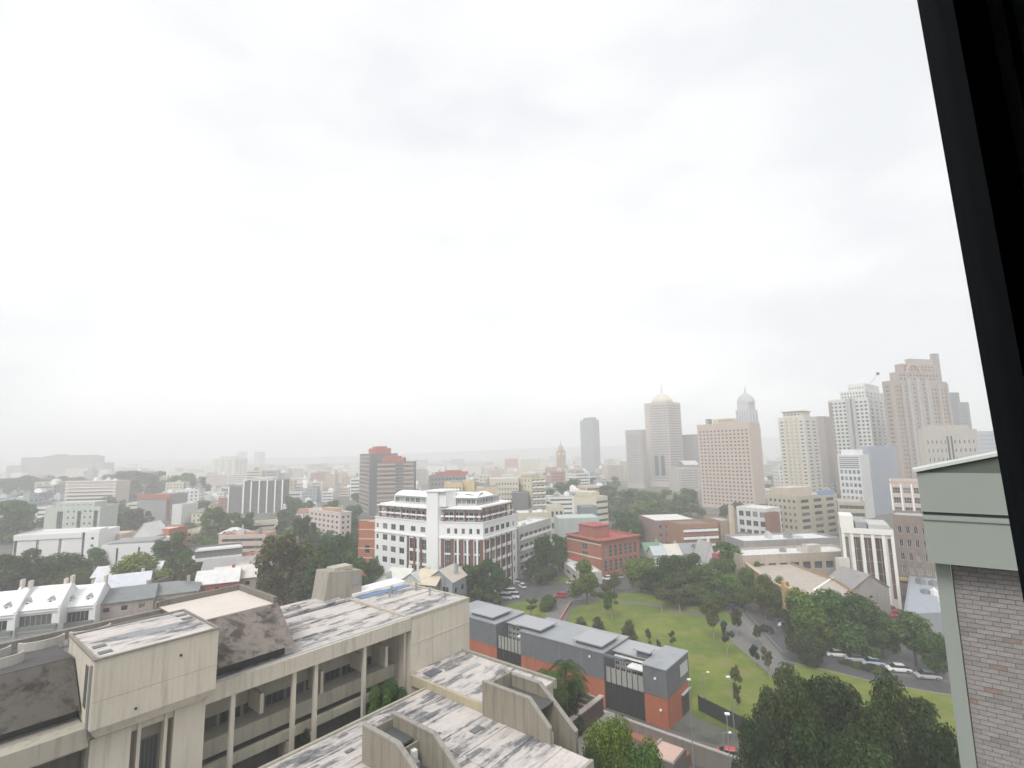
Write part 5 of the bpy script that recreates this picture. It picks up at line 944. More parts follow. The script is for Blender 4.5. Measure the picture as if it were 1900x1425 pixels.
# white Victorian terraces at the left edge (behind the concrete roof)
def vict(lb, x0, x1, ytop, Y, z_eave, rise, az=70):
    a = on_y(x0, ytop, Y); z_eave = a.z; w = (x1 - x0) / FPX * Y / math.cos(R(90 - az)) * .84
    r = house('terrace_house', lb, 'house', (a.x, a.y), w, 11, z_eave, rise, az, wall((.78, .79, .79), grime=.1), roofm((.80, .805, .81), .06), [W(1, 1, 1, 1, .14, .86, -5.2, -1.5, mx=7), W(3, 1, .4, .7, .1, .9, 0.5, 3.5)], None, chim=0)
    u = azv(az); v = azv(az - 90); c = Vector((a.x, a.y, 0))
    for s in (.25, .7):
        b = c + u * w * s + v * 1.2 + Vector((0, 0, z_eave + .3)); m1 = MB(); m1.obox(b, u * 1.3, v * 2.5, (0, 0, 1.3)); m1.build('dormer', WHITE, r)
        m1 = MB(); m1.poly([b - u * .2 + Vector((0, 0, 1.3)), b + u * 1.5 + Vector((0, 0, 1.3)), b + u * .65 + Vector((0, 0, 2.1))]); m1.poly([b - u * .2 + Vector((0, 0, 1.3)), b + u * .65 + Vector((0, 0, 2.1)), b + u * .65 + v * 2.5 + Vector((0, 0, 2.1)), b - u * .2 + v * 2.5 + Vector((0, 0, 1.3))]); m1.poly([b + u * 1.5 + Vector((0, 0, 1.3)), b + u * 1.5 + v * 2.5 + Vector((0, 0, 1.3)), b + u * .65 + v * 2.5 + Vector((0, 0, 2.1)), b + u * .65 + Vector((0, 0, 2.1))]); m1.build('dormer_roof', flat((.35, .36, .37), .6), r)
        m1 = MB(); pane_geo(m1, b + u * .65 - v * .03 + Vector((0, 0, .7)), u, .6, .9, 1, 2); m1.build('dormer_window', [glass(), WHITE], r)
    for s in (0.0, 1.0):
        m1 = MB(); b = c + u * (w * s - .25) - v * .35; m1.obox(b, u * .5, v * 11.4, (0, 0, z_eave + .4)); q = [b + Vector((0, 0, z_eave + .4)), b + v * 5.8 + Vector((0, 0, z_eave + rise + .8)), b + v * 11.4 + Vector((0, 0, z_eave + .4))]
        m1.poly(q); m1.poly([p + u * .5 for p in q][::-1]); m1.poly([q[0], q[0] + u * .5, q[1] + u * .5, q[1]]); m1.poly([q[1], q[1] + u * .5, q[2] + u * .5, q[2]]); m1.build('party_wall', flat((.72, .73, .72), .7), r)
        m1 = MB(); m1.obox(b + v * 5.3 + Vector((0, 0, z_eave + rise + .2)), u * .55, v * 1.5, (0, 0, 2.0)); m1.build('chimney', flat((.60, .53, .47), .8), r)
    bands(r, c, c + u * w, (z_eave - .9,), .35, .35, WHITE, 'cornice'); bands(r, c, c + u * w, (z_eave - 5.2,), .4, 1.3, flat((.3, .3, .3)), 'balcony_floor'); bands(r, c, c + u * w, (z_eave - 4.8,), .9, 1.32, flat((.16, .18, .16)), 'balcony_rail')
    return r
vict('white Victorian terrace cut off by the left edge of the photo', -72, 12, 1148, 126, 18.6, 4.2); vict('white Victorian terrace with two small dormers, in the middle of the row', 13, 97, 1135, 130, 18, 4.2); vict('white Victorian terrace with pinkish chimney, right of its larger twin', 99, 167, 1128, 136, 19.0, 3.9)
for lb, px, py, Y, w, d, h0, rs, rc, wc, az in (
    ('small white roofed house right behind the Victorian terraces', 172, 1098, 104, 9, 10, 0, 3, (.55, .57, .62), (.5, .5, .5), 60),
    ('grey sheet roofed house below the round green tree', 176, 1122, 98, 9, 9, 0, 2.6, (.20, .215, .22), (.4, .33, .3), 62),
    ('grey-green hipped roof house next to the long red wall', 235, 1112, 104, 12, 9, 0, 2.4, (.21, .225, .225), (.42, .38, .33), 62),
    ('white roofed long shed behind the round green tree', 170, 1072, 130, 14, 12, 0, 2, (.60, .60, .63), (.55, .54, .52), 64),
    ('white awninged house with red side walls left of the large dark tree', 362, 1086, 124, 9, 9, 0, 3, (.66, .66, .66), (.45, .09, .08), 66),
    ('pale curved roofed house behind the red-walled house', 395, 1078, 136, 10, 9, 0, 3, (.62, .58, .53), (.42, .35, .3), 66),
    ('red brick house row under the white eaves strip', 375, 1058, 160, 16, 9, 0, 2.5, (.30, .29, .29), (.36, .13, .1), 68),
    ('house with pinkish wall and red bays left of the large dark tree', 440, 1064, 150, 9, 9, 0, 2.5, (.40, .37, .35), (.50, .38, .30), 68)):
    Y2 = 41.5 * FPX / (py - 849); w = w * Y2 / Y; Y = Y2; g = on_y(px, py, Y); house('house', lb, 'house', (g.x, Y), w, d * 1.2, max(3, g.z), rs, az, wall(wc), roofm(rc, .3), [W(3, 1, .4, .5, z0=-3.2, z1=-.5)], hip='hipped' in lb)
bw = thing('brick_wall', 'long red-brown brick garden wall below the round green tree', 'wall', on_y(215, 1110, 108)); a_ = on_y(205, 1112, 152); b_ = on_y(310, 1078, 178)
mb = MB(); mb.obox((a_.x, a_.y, 0), (b_.x - a_.x, b_.y - a_.y, 0), (.2, .4, 0), (0, 0, a_.z)); mb.build('wall', brickm((.30, .12, .09)), bw); mb = MB(); mb.obox((a_.x - .05, a_.y - .1, a_.z + .003), (b_.x - a_.x, b_.y - a_.y, 0), (.3, .6, 0), (0, 0, .2)); mb.build('coping', flat((.3, .25, .22)), bw)
# church spire like white gable among the roofs
g = on_y(247, 985, 260); house('white_gabled_hall', 'small white gabled hall among the roofs below the red-framed building', 'building', (g.x, 260), 10, 12, 9, 6, 90, WHT, RFW, ridge='d', chim=0)
Bd('peach_building', 'low peach coloured long building right of the long white warehouse', 'building', 186, 991, 262, 184, 226, 92, wall((.60, .47, .36)), roofm((.55, .45, .38), .3), Rf=[W(5, 1, .4, .4, z0=3, z1=-1)], depth=10, par=.2)

fr_ = poly_building('flat_roof_building', 'low building with a broad blue-grey flat roof beside the green post', 'building', [(93.2, 127.3), (106.4, 128.5), (138, 167), (124, 164.7)], 0, 7, {}, wall((.3, .31, .33)), roofm((.30, .33, .37), .15), par=.25, units=5)
# ================================================================== FILLER CITY: every roof its own building
rnd = random.Random(42); FILL = []; placed = []
avoid = [(o['label'], o) for o in []]
KIND = [('cream', (.66, .60, .48)), ('white', (.74, .74, .72)), ('grey', (.42, .42, .42)), ('brown', (.32, .24, .19)), ('red brick', (.42, .19, .13)), ('tan', (.54, .44, .33)), ('pink', (.62, .49, .42)), ('dark grey', (.24, .24, .25)), ('yellow', (.58, .49, .31)), ('blue-grey', (.36, .40, .44))]
ROOF = [('flat pale roof', RFW), ('flat grey roof', RF), ('flat dark roof', RFB), ('tiled red roof', RFT)]
FARB = MB()
def filler(px, Y, w, h, d, ki, ri, az, house_like=False):
    if Y > 1050:
        g = on_y(px, 860, Y); u = azv(az); v = azv(az - 90); c = Vector((g.x, Y, 0)); FARB.prism([c, c + u * w, c + u * w + v * d, c + v * d], 0, h, ki % 4, mt=4 + ri % 2); return
    g = on_y(px, 860, Y); cn, cc = KIND[ki]; rn, rm = ROOF[ri]; u = azv(az); v = azv(az - 90); c = Vector((g.x, Y, 0)); pts = [c, c + u * w, c + u * w + v * d, c + v * d]
    rows = max(1, int(h / 3.3)); cols = max(2, int(w / 3.6)); st = rnd.random()
    sp = W(cols, rows, .5, .45, z0=.6, z1=-.8) if st < .6 else W(1, rows, .94, .42, z0=.6, z1=-.8, mx=cols)
    if house_like:
        o = house('house', None, 'house', c, w, d, h, w * .22, az, wall(cc), rm, [W(max(2, int(w / 3)), rows, .4, .45, z0=.5, z1=-.4)] if Y < 420 else None, hip=rnd.random() < .5, chim=1); cat = 'house'; ds = '%s house, %s roof' % (cn, ('pale', 'grey', 'dark', 'red tiled')[ri])
    else:
        o = poly_building('city_block', None, 'building', pts, 0, h, {0: [sp], 3: [W(max(2, int(d / 3.6)), rows, .5, .45, z0=.6, z1=-.8)] if Y < 600 else None, 1: [W(max(2, int(d / 3.6)), rows, .5, .45, z0=.6, z1=-.8)] if Y < 600 else None}, wall(cc), rm, par=.6, units=rnd.choice((1, 2, 3)) if Y < 700 else 1, gm=DG if Y < 700 else GLB, seed=len(FILL) + 1)
        ds = '%s %s, %s' % (cn, 'block' if h < 16 else 'taller block', rn.replace('flat ', '').replace('tiled ', ''))
    FILL.append((o, ds, c + u * w / 2 + Vector((0, 0, h)))); return o
def blocked(px, Y, wpx):
    for x0, x1, y0, y1 in ((575, 655, 250, 330), (655, 1030, 150, 240), (690, 1010, 260, 345), (1050, 1200, 150, 260), (1190, 1660, 0, 420), (1050, 1135, 260, 330), (20, 300, 200, 330), (0, 300, 0, 262), (420, 530, 300, 460), (660, 775, 250, 430), (660, 700, 190, 330), (1150, 1310, 300, 700), (110, 220, 400, 560), (250, 345, 240, 430)):
        if x0 - wpx < px < x1 and y0 < Y < y1: return True
    return px + wpx > 1660
def clear(x, y, r):
    for a, b, s in placed:
        if abs(a - x) < (r + s) and abs(b - y) < (r + s): return False
    placed.append((x, y, r)); return True
Yr = 205; 
while Yr < 1750:
    px = rnd.uniform(-60, 20)
    while px < 1660:
        w = rnd.uniform(9, 26) * (1 if Yr < 600 else 1.6); wp_ = w * FPX / Yr
        if not blocked(px, Yr, wp_) and rnd.random() < (.72 if Yr < 420 else .66 if Yr < 1000 else .9):
            small = Yr < 430 and rnd.random() < .55 and px < 680
            h = rnd.uniform(6, 9) if small else rnd.choice((8, 10, 12, 14, 18)) * (1 if Yr < 480 else rnd.choice((1, 1, 1.3, 1.6)))
            if Yr > 620 and rnd.random() < .10: h *= 1.6
            if px > 1300 and Yr > 700: h = min(h, 26)
            d = rnd.uniform(9, 20)
            if small: w = min(w, 12); d = 9
            g = on_y(px, 860, Yr)
            if clear(g.x + w / 2, Yr + d / 2, max(w, d) * .42): filler(px, Yr + rnd.uniform(-8, 8), w, h, d, rnd.choice((0, 0, 1, 1, 2, 3, 4, 5, 6, 7, 8, 9, 0, 1, 1, 5)), rnd.choice((0, 0, 1, 1, 2, 3)), 84 + rnd.choice((-22, -8, 0, 4)), small)
        px += wp_ + rnd.uniform(4, 26) * (1 if Yr < 500 else .5)
    Yr *= 1.125
FARB.build('distant_roofs', [wall(KIND[0][1]), wall(KIND[2][1]), wall(KIND[4][1]), wall(KIND[1][1]), RF, RFW], kind='stuff'); NFILL = len(FILL)
# ================================================================== TREES
T = tree_px
# park: young conical trees on the lawn (column, top row, foot row, width)
for i, (px, tp, bs, w, lb) in enumerate((
    (1078, 1142, 1172, 26, 'small round shrub tree just behind the long school roof, leftmost'), (1110, 1141, 1178, 26, 'dark conical young tree behind the school roof, second from the left'),
    (1168, 1146, 1192, 28, 'dark conical young tree rising behind the right end of the long school roof'), (1203, 1166, 1196, 16, 'small airy young tree on the lawn right of the school roof'),
    (1224, 1182, 1222, 12, 'thin sapling on the lawn behind the school end block'), (1248, 1169, 1212, 20, 'slim young tree on the lawn left of the school end block'),
    (1206, 1188, 1210, 10, 'tiny sapling just above the school recess roof'))):
    T('young_tree', 'cone' if w > 20 else 'gum', 'hi', G4, px, tp, bs, w, lb, 'young trees on the park lawn')
for i, (px, tp, bs, w, k, g, lb) in enumerate((
    (1325, 1105, 1190, 50, 'gum', G4, 'tall thin gum tree at the right edge of the lawn near the path'), (1350, 1150, 1222, 30, 'gum', G3, 'dark gum tree on the lawn beside the wide footpath'),
    (1368, 1132, 1185, 36, 'gum', G4, 'leaning gum tree where the footpath meets the road'), (1400, 1190, 1240, 26, 'gum', G3, 'slim gum tree right of the lawn, upper one of three'),
    (1428, 1198, 1262, 30, 'gum', G4, 'gum tree near the path fork, lower one of three'), (1408, 1160, 1200, 24, 'gum', G3, 'small gum beside the road kerb'),
    (1366, 1228, 1290, 26, 'gum', G4, 'sparse pale sapling in the middle of the lower lawn'), (1372, 1262, 1335, 24, 'gum', G4, 'sparse sapling at the lower tip of the lawn'),
    (1390, 1050, 1112, 34, 'broad', G1, 'street tree at the top of the footpath by the market wall'), (1228, 1085, 1135, 40, 'gum', G4, 'thin tree by the curved lawn path, left one'), (1262, 1088, 1136, 40, 'gum', G4, 'thin tree by the curved lawn path, right one'),
    (1135, 1095, 1150, 44, 'gum', G2, 'feathery gum tree at the left end of the lawn'), (1090, 1040, 1122, 60, 'broad', G2, 'pale green broad tree in front of the red-roofed office'), (1120, 1080, 1135, 52, 'gum', G4, 'dull gum tree just below the pale green broad tree'),
    (1190, 1030, 1098, 66, 'broad', G2, 'round mid-green tree at the street corner, right of the red-roofed office'), (1018, 1095, 1132, 34, 'shrub', G2, 'round dense bush on the small lawn left of the park'), (985, 1108, 1150, 36, 'gum', G2, 'straggly pale tree behind the school roof near the bus'),
    (1240, 1030, 1108, 60, 'broad', G1, 'leftmost big tree in the dense park clump'), (1278, 1025, 1118, 78, 'mass', G1, 'middle big tree in the dense park clump'), (1312, 1045, 1128, 70, 'mass', G1, 'dark rounded tree at the front of the dense park clump'),
    (1348, 1058, 1125, 56, 'broad', G2, 'lighter green tree at the right of the dense park clump'), (1262, 1062, 1120, 60, 'mass', G1, 'dark low tree at the front left of the dense park clump'), (1358, 1000, 1088, 46, 'column', G2, 'tall narrow bright tree against the market roofs'), (1340, 1030, 1100, 40, 'broad', G1, 'tree tucked behind the tall narrow bright tree'),
    (1240, 1003, 1050, 22, 'column', G1, 'slim dark tree between the blue-white house and the cream-roofed house'),
    (1422, 1062, 1150, 48, 'broad', G5, 'yellow-green street tree by the market wall, left one'), (1455, 1070, 1150, 44, 'gum', G5, 'yellow-green street tree by the market wall, right one'), (1380, 1088, 1135, 36, 'broad', G2, 'street tree between the two lines of parked cars'),
    (1300, 1075, 1125, 44, 'broad', G2, 'mid-green tree low at the front of the park clump'), (1330, 1095, 1135, 36, 'broad', G1, 'dark tree between park clump and the parked white car'), (1140, 1062, 1100, 30, 'broad', G4, 'small olive tree at the street kerb by the corner'), (1218, 1050, 1105, 50, 'mass', G1, 'dense tree filling the left end of the park clump'), (1440, 1085, 1152, 40, 'broad', G2, 'green street tree between the two yellow-green ones'), (1478, 1110, 1185, 50, 'mass', G1, 'dense tree at the left start of the market row'), (1530, 1105, 1214, 70, 'mass', G2, 'dense lower tree filling the market row, left gap'), (1585, 1110, 1218, 70, 'mass', G1, 'dense lower tree filling the market row, right gap'), (1405, 1040, 1100, 34, 'mass', G2, 'bushy tree against the curved end of the market wall'), (1320, 1010, 1070, 40, 'mass', G1, 'bushy tree below the pink shop wall'),
    (1500, 1092, 1208, 84, 'broad', G2, 'large street tree left in the row below the market hall'), (1555, 1088, 1212, 90, 'broad', G1, 'large street tree in the middle of the row below the market hall'), (1608, 1098, 1220, 84, 'broad', G1, 'large street tree right in the row below the market hall'), (1498, 1168, 1235, 56, 'shrub', G3, 'low dark dense tree at the fork of the road'), (1640, 1130, 1225, 50, 'broad', G1, 'tree at the right end of the market row'),
    (1700, 1130, 1235, 80, 'broad', G1, 'street tree seen close to the green column'), (1740, 1170, 1262, 60, 'broad', G1, 'tree partly hidden by the green column'), (1700, 1290, 1390, 70, 'broad', G3, 'tree on the lower lawn near the green column'),
    (870, 1045, 1122, 70, 'mass', G1, 'large dark tree left of the bus parking, behind the concrete roof'), (915, 1035, 1118, 60, 'mass', G1, 'large dark tree touching the white building corner'), (838, 1000, 1085, 24, 'column', G1, 'tall narrow dark tree in front of the white building centre'),
    (800, 1025, 1070, 34, 'broad', G1, 'dark tree at the foot of the white building left of the narrow one'), (742, 1030, 1070, 26, 'broad', G3, 'small dark tree at the foot of the white building wing'), (775, 1018, 1068, 34, 'broad', G1, 'rounded tree against the brick piers of the white building'), (945, 1022, 1072, 26, 'column', G1, 'dark slim tree at the right corner of the white building'),
    (1008, 990, 1080, 54, 'mass', G1, 'big green street tree in front of the balcony building'), (1038, 985, 1062, 34, 'column', G1, 'tall dark tree left of the red-roofed office'), (985, 1035, 1080, 30, 'broad', G1, 'tree at the foot of the balcony building'))):
    T('park_tree' if k != 'gum' else 'gum_tree', k, 'hi', g, px, tp, bs, w, lb)
# big foreground trees, bottom right
for px, tp, Y, w, lb, lod, z in ((1440, 1232, 66, 150, 'huge dark green tree filling the bottom right, left crown', 'near', 0), (1560, 1260, 62, 200, 'huge dark green tree filling the bottom right, middle crown', 'near', 0), (1655, 1262, 60, 170, 'huge dark green tree filling the bottom right, right crown', 'near', 0),
    (1500, 1345, 52, 190, 'huge dark green tree at the bottom edge, lower left crown', 'near', 0), (1640, 1375, 50, 210, 'huge dark green tree at the bottom edge, lower right crown', 'near', 0), (1600, 1290, 56, 150, 'huge dark green tree filling the gap between middle and right crowns', 'near', 0), (1480, 1285, 58, 150, 'huge dark green tree in front of the left crown', 'near', 0), (1740, 1330, 52, 130, 'huge dark green tree next to the green column', 'near', 0), (1405, 1330, 58, 100, 'huge dark green tree at the bottom edge, leftmost lower crown', 'near', 0)):
    g = on_y(px, tp, Y); tree('large_tree', 'mass', lod, (.034, .058, .02) if px % 40 else (.042, .062, .022), g.x, g.y, w * Y / FPX, g.z, lb, seed=1 + (px % 2))
# trees by the concrete complex
for px, tp, Y, w, k, g_, lb, z in ((1130, 1318, 50, 96, 'broad', G5, 'bright green leafy tree at the bottom centre beside the podium roof', 11), (1180, 1362, 49, 90, 'broad', G2, 'dark shrubby tree right of the bright leafy tree at the bottom', 8), (1095, 1372, 48, 55, 'broad', G1, 'low tree at the podium roof corner', 12),
    (735, 1258, 54.8, 84, 'mass', G1, 'green courtyard tree in the corner of the concrete galleries', 17), (702, 1275, 53, 60, 'mass', G2, 'shrubby courtyard tree at the foot of the gallery columns', 17), (566, 1335, 50, 22, 'shrub', G1, 'dark shrub between two gallery columns', 19)):
    q = on_y(px, tp, Y); tree('courtyard_tree', k, 'near' if w > 50 else 'hi', g_, q.x, q.y, w * Y / FPX, q.z - z, lb, z=z)
for i, (px, tp, bs, w, k, g, lb) in enumerate((
    (530, 985, 1150, 120, 'mass', G4, 'big brown-green fig tree rising behind the concrete roof'), (578, 1000, 1150, 74, 'mass', G1, 'dark crown joined to the right of the big brown-green tree'), (630, 985, 1110, 60, 'mass', G1, 'mid-green tree between the big tree and the brick neighbour'), (560, 955, 1040, 56, 'mass', G1, 'distant broad tree left of the pink block'),
    (650, 1020, 1120, 60, 'mass', G1, 'dark tree below the brick building'), (690, 1035, 1110, 44, 'broad', G1, 'dark tree at the start of the terrace row'), (565, 1095, 1150, 70, 'shrub', G5, 'bright green bush beside the concrete roof edge'), (512, 1050, 1150, 70, 'mass', G4, 'lower skirt of the big tree near the dark sloping roof'),
    (252, 1028, 1110, 112, 'broad', G5, 'bright round green tree above the red garden wall'), (330, 1058, 1120, 64, 'broad', G4, 'brown-green tree right of the bright round tree'), (130, 1022, 1100, 76, 'broad', G1, 'dark tree in front of the white warehouse, middle'), (178, 1015, 1060, 42, 'broad', G1, 'rounded dark tree at the end bay of the white warehouse'), (150, 1048, 1105, 40, 'shrub', G3, 'very dark low tree behind the white terrace chimney'),
    (28, 1020, 1110, 90, 'mass', G1, 'dark tree mass at the left edge in front of the warehouse'), (85, 1030, 1100, 60, 'broad', G1, 'dark tree left of the middle warehouse tree'), (55, 1012, 1040, 16, 'cone', G3, 'small cypress against the warehouse wall'), (318, 988, 1075, 76, 'mass', G1, 'large dark tree right of the lower warehouse'), (352, 1030, 1092, 50, 'gum', G5, 'yellowish tree below the large dark tree'),
    (30, 925, 1005, 84, 'mass', G1, 'misty dark tree at the left edge behind the warehouse'), (60, 905, 940, 40, 'broad', G1, 'misty tree below the hospital'), (368, 928, 955, 56, 'broad', G1, 'rounded dark tree left of the dark fin block'), (402, 938, 1010, 64, 'mass', G2, 'mid-green tree below the dark fin block, left'), (446, 950, 1010, 60, 'mass', G1, 'dark tree below the dark fin block, right'), (420, 985, 1030, 60, 'broad', G1, 'low dark tree among the left middle roofs'),
    (250, 942, 985, 56, 'mass', G1, 'rounded tree under the red-framed building'), (465, 1010, 1050, 50, 'broad', G1, 'tree left of the big brown-green fig'), (545, 925, 965, 46, 'broad', G1, 'tree right of the dark fin block'), (655, 935, 970, 34, 'broad', G1, 'tree between pink block and twin towers'), (445, 1060, 1085, 20, 'column', G1, 'thin dark tree beside the red bay house'), (205, 945, 985, 44, 'broad', G1, 'dark tree right of the green-white building'),
    (1275, 905, 962, 56, 'mass', G1, 'dark tree mass at the left foot of the pink hotel'), (1225, 908, 955, 70, 'mass', G2, 'green tree crown below the domed tower'), (1175, 905, 950, 70, 'mass', G2, 'green tree crown below the grey tower wing'), (1130, 900, 945, 60, 'mass', G1, 'tree crown right of the striped cream building'), (1060, 888, 935, 70, 'mass', G1, 'misty tree crown behind the striped cream building'), (1022, 905, 940, 30, 'broad', G1, 'tree right of the yellow balcony block'), (1110, 885, 915, 60, 'mass', G1, 'misty trees near the orange building'),
    (1195, 928, 975, 56, 'mass', G2, 'lower tree crown left of the white-roofed brick building'), (1160, 945, 1010, 52, 'mass', G1, 'rounded tree right behind the red-roofed office'), (1186, 960, 1010, 30, 'broad', G1, 'small tree left of the white-roofed brick building'), (1245, 930, 965, 60, 'mass', G1, 'tree crown above the white shed roof'), (1345, 935, 975, 24, 'broad', G3, 'small dark tree at the foot of the pink hotel'), (1370, 930, 950, 18, 'broad', G3, 'tiny tree on the terrace by the pink hotel'))):
    T('broad_tree' if k not in ('gum', 'cone') else k + '_tree' if k == 'gum' else 'cypress', k, 'hi' if bs > 1000 else 'mid', g, px, tp, bs, w, lb)
# palms by the stair
def palm(label, a, b, z, h, n=15, L_=2.4):
    p = ab(a, b, z); r = thing('palm_tree', label, 'palm', p); mb = MB(); mb.tube(p, p + Vector((0, 0, h)), .16, .12, 8); mb.build('trunk', BARK, r); rd = random.Random(int(a * 10)); mb = MB(); c = p + Vector((0, 0, h))
    for i in range(n):
        az = i * 2.4 + rd.random(); el = rd.uniform(.1, 1.1); d = Vector((math.cos(az), math.sin(az), 0)); s = Vector((-d.y, d.x, 0)); pts = []
        for k in range(7): t = k / 6; pts.append(c + d * L_ * t * math.cos(el * .7) + Vector((0, 0, L_ * (t * math.sin(el) - t * t * 1.0))))
        for k in range(6):
            for sg in (-1, 1):
                for q in range(3):
                    o = pts[k].lerp(pts[k + 1], q / 3); e = pts[k].lerp(pts[k + 1], q / 3 + .25); l = .62 * math.sin(math.pi * (k + q / 3 + .6) / 7.2); mb.poly([o, e, o + s * sg * l + Vector((0, 0, -l * .5)) + d * .15])
    mb.build('fronds', leafm(G1, name='palm_leaf'), r)
def palm_px(lb, px, py, Y, zb, n, L_): q_ = on_y(px, py, Y); palm(lb, q_.dot(E1), q_.dot(E2), zb, q_.z - zb, n, L_)
palm_px('tall dark palm beside the concrete stair, right one', 1050, 1238, 66, 12, 26, 3.0); palm_px('shorter palm leaning over the stair parapet, left one', 1012, 1252, 64, 12, 22, 2.4); palm_px('round fronded palm low beside the stair wall', 1034, 1274, 62, 12, 24, 2.0); palm_px('small palm at the right of the palm group', 1068, 1262, 68, 12, 20, 2.2)
for px_, py_, Y_, w_, lb_ in ((1022, 1270, 66, 4.5, 'dark bush just behind the stair parapet coping'), (1052, 1250, 70, 5, 'dark leafy bush between the two tall palms'), (1040, 1262, 68, 4, 'dark bush filling the gap between the palms'), (1060, 1285, 66, 3.5, 'dark bush at the foot of the right palm')):
    q_ = on_y(px_, py_, Y_); tree('bush', 'shrub', 'hi', G3, q_.x, q_.y, w_, q_.z - 12, lb_, z=12, cat='bush')
# far trees between the filler buildings
rnd = random.Random(11)
for i in range(520):
    Y = 215 * (7.5 ** rnd.random()); px = rnd.uniform(-40, 1680); h = rnd.uniform(7, 13); w = rnd.uniform(7, 15)
    if blocked(px, Y, w * FPX / Y) and rnd.random() < .9: continue
    g = on_y(px, 860, Y)
    if not clear(g.x, Y, w * .3): continue
    tree('street_tree', rnd.choice(('broad', 'mass', 'mass')), 'mid' if Y < 450 else 'low', rnd.choice((G1, G1, G2, G3)), g.x, Y, w, h)
for px, tp, Y, w in ((600, 985, 265, 60), (560, 975, 290, 70), (540, 1000, 250, 60), (670, 985, 250, 50), (655, 960, 300, 50), (530, 940, 330, 50), (645, 1000, 225, 50), (590, 1010, 230, 50), (500, 990, 270, 40), (480, 1020, 225, 44)):
    g = on_y(px, tp, Y); tree('street_tree', 'mass', 'mid', G1 if px % 20 else G2, g.x, Y, w * Y / FPX, g.z)
for i, (px, tp, Y, w) in enumerate(((240, 871, 640, 60), (262, 876, 600, 70), (285, 874, 650, 60), (330, 880, 620, 40), (350, 876, 640, 44), (372, 884, 600, 40), (215, 878, 700, 60), (60, 880, 640, 50), (100, 882, 680, 60), (20, 885, 620, 60), (150, 884, 690, 60))):
    g = on_y(px, tp, Y); tree('street_tree', 'mass', 'mid', G1, g.x, Y, w * Y / FPX, g.z)

# ================================================================== CARS
def car_meshes(van=False):
    L_, Wd = (4.9, 1.9) if van else (4.4, 1.78)
    secs = [(-.5, .35, .62, .95), (-.47, .25, .80, .98), (-.28, .25, .95, 1), (.2, .25, .95, 1), (.42, .25, .86, .98), (.5, .35, .70, .92)] if not van else [(-.5, .3, 1.0, .97), (-.45, .25, 1.1, 1), (-.2, .25, 1.15, 1), (.3, .25, 1.15, 1), (.46, .25, 1.1, 1), (.5, .3, 1.0, .98)]
    def loft(secs, h, tap):
        mb = MB(); rings = []
        for t, z0, z1, wk in secs:
            x = t * L_; w = Wd / 2 * wk; rings.append([(x, -w * .94, z0), (x, -w, (z0 + z1) / 2), (x, -w * tap, z1), (x, w * tap, z1), (x, w, (z0 + z1) / 2), (x, w * .94, z0)])
        for a, b in zip(rings, rings[1:]):
            for k in range(6): j = (k + 1) % 6; mb.poly([a[k], a[j], b[j], b[k]])
        mb.poly(rings[0][::-1]); mb.poly(rings[-1]); return mb
    body = loft(secs, 0, .9)
    t0, t1, t2, t3, zb, zr = (-.34, -.17, .24, .48, .9, 1.45) if not van else (-.40, -.28, .44, .495, 1.1, 1.95)
    cab = MB(); w0, w1 = Wd * .45, Wd * .37; B = [(t0 * L_, -w0, zb), (t3 * L_, -w0, zb), (t3 * L_, w0, zb), (t0 * L_, w0, zb)]; U = [(t1 * L_, -w1, zr), (t2 * L_, -w1, zr), (t2 * L_, w1, zr), (t1 * L_, w1, zr)]
    cab.hexa([Vector(p) for p in B + U]); roof = MB(); roof.hexa([Vector((x * .96, y * .97, zr + .004)) for x, y, z in U] + [Vector((x * .9, y * .9, zr + .06)) for x, y, z in U])
    wh_ = MB(); wh_.tube((0, -.1, 0), (0, .1, 0), .32, n=12); wh_.tube((0, -.11, 0), (0, .11, 0), .18, n=8, mi=1)
    li = MB(); li.box(-.13, .13, -.04, .04, -.06, .06)
    return L_, Wd, body.mesh('body', flat((.6, .6, .6), .25, name='car_paint')), cab.mesh('cabin_glass', glass((.02, .025, .03), .05, vary=False)), roof.mesh('roof', flat((.6, .6, .6), .25, name='car_paint')), wh_.mesh('wheel', [flat((.02, .02, .02), .8, name='tyre'), METAL]), li.mesh('headlight', flat((.75, .75, .72), .2)), li.mesh('tail_light', flat((.4, .02, .02), .3))
CM = {False: car_meshes(), True: car_meshes(True)}
CC = {'white': (.72, .72, .72), 'silver': (.38, .39, .41), 'red': (.45, .02, .03), 'black': (.02, .02, .022), 'dark blue': (.03, .05, .10), 'pale blue': (.35, .42, .48), 'dark grey': (.08, .08, .085), 'grey': (.2, .21, .22)}
def car(px, py, deg, c, label, van=False, group='cars parked and driving on the streets', z=.03, p=None):
    p = p or on_z(px, py, 0); L_, Wd, b, cg, rf, wh_, hl, tl = CM[van]; r = thing('parked_van' if van else 'parked_car', label, 'van' if van else 'car', (p.x, p.y, z), group, rz=R(90 - deg)); pm = flat(CC[c], .25, name='car_paint', var=.03)
    def part(nm, me, loc=(0, 0, 0), m=None):
        o = bpy.data.objects.new(nm, me); col.objects.link(o); o.parent = r; o.location = loc
        if m: o.material_slots[0].link = 'OBJECT'; o.material_slots[0].material = m
    part('body', b, m=pm); part('cabin_glass', cg); part('roof', rf, m=pm)
    for sx in (-.31, .31):
        for sy in (-.46, .46): part('wheel', wh_, (sx * L_, sy * Wd, .32))
    for sy in (-.33, .33): part('headlight', hl, (-.49 * L_, sy * Wd, .68)); part('tail_light', tl, (.49 * L_, sy * Wd, .78))
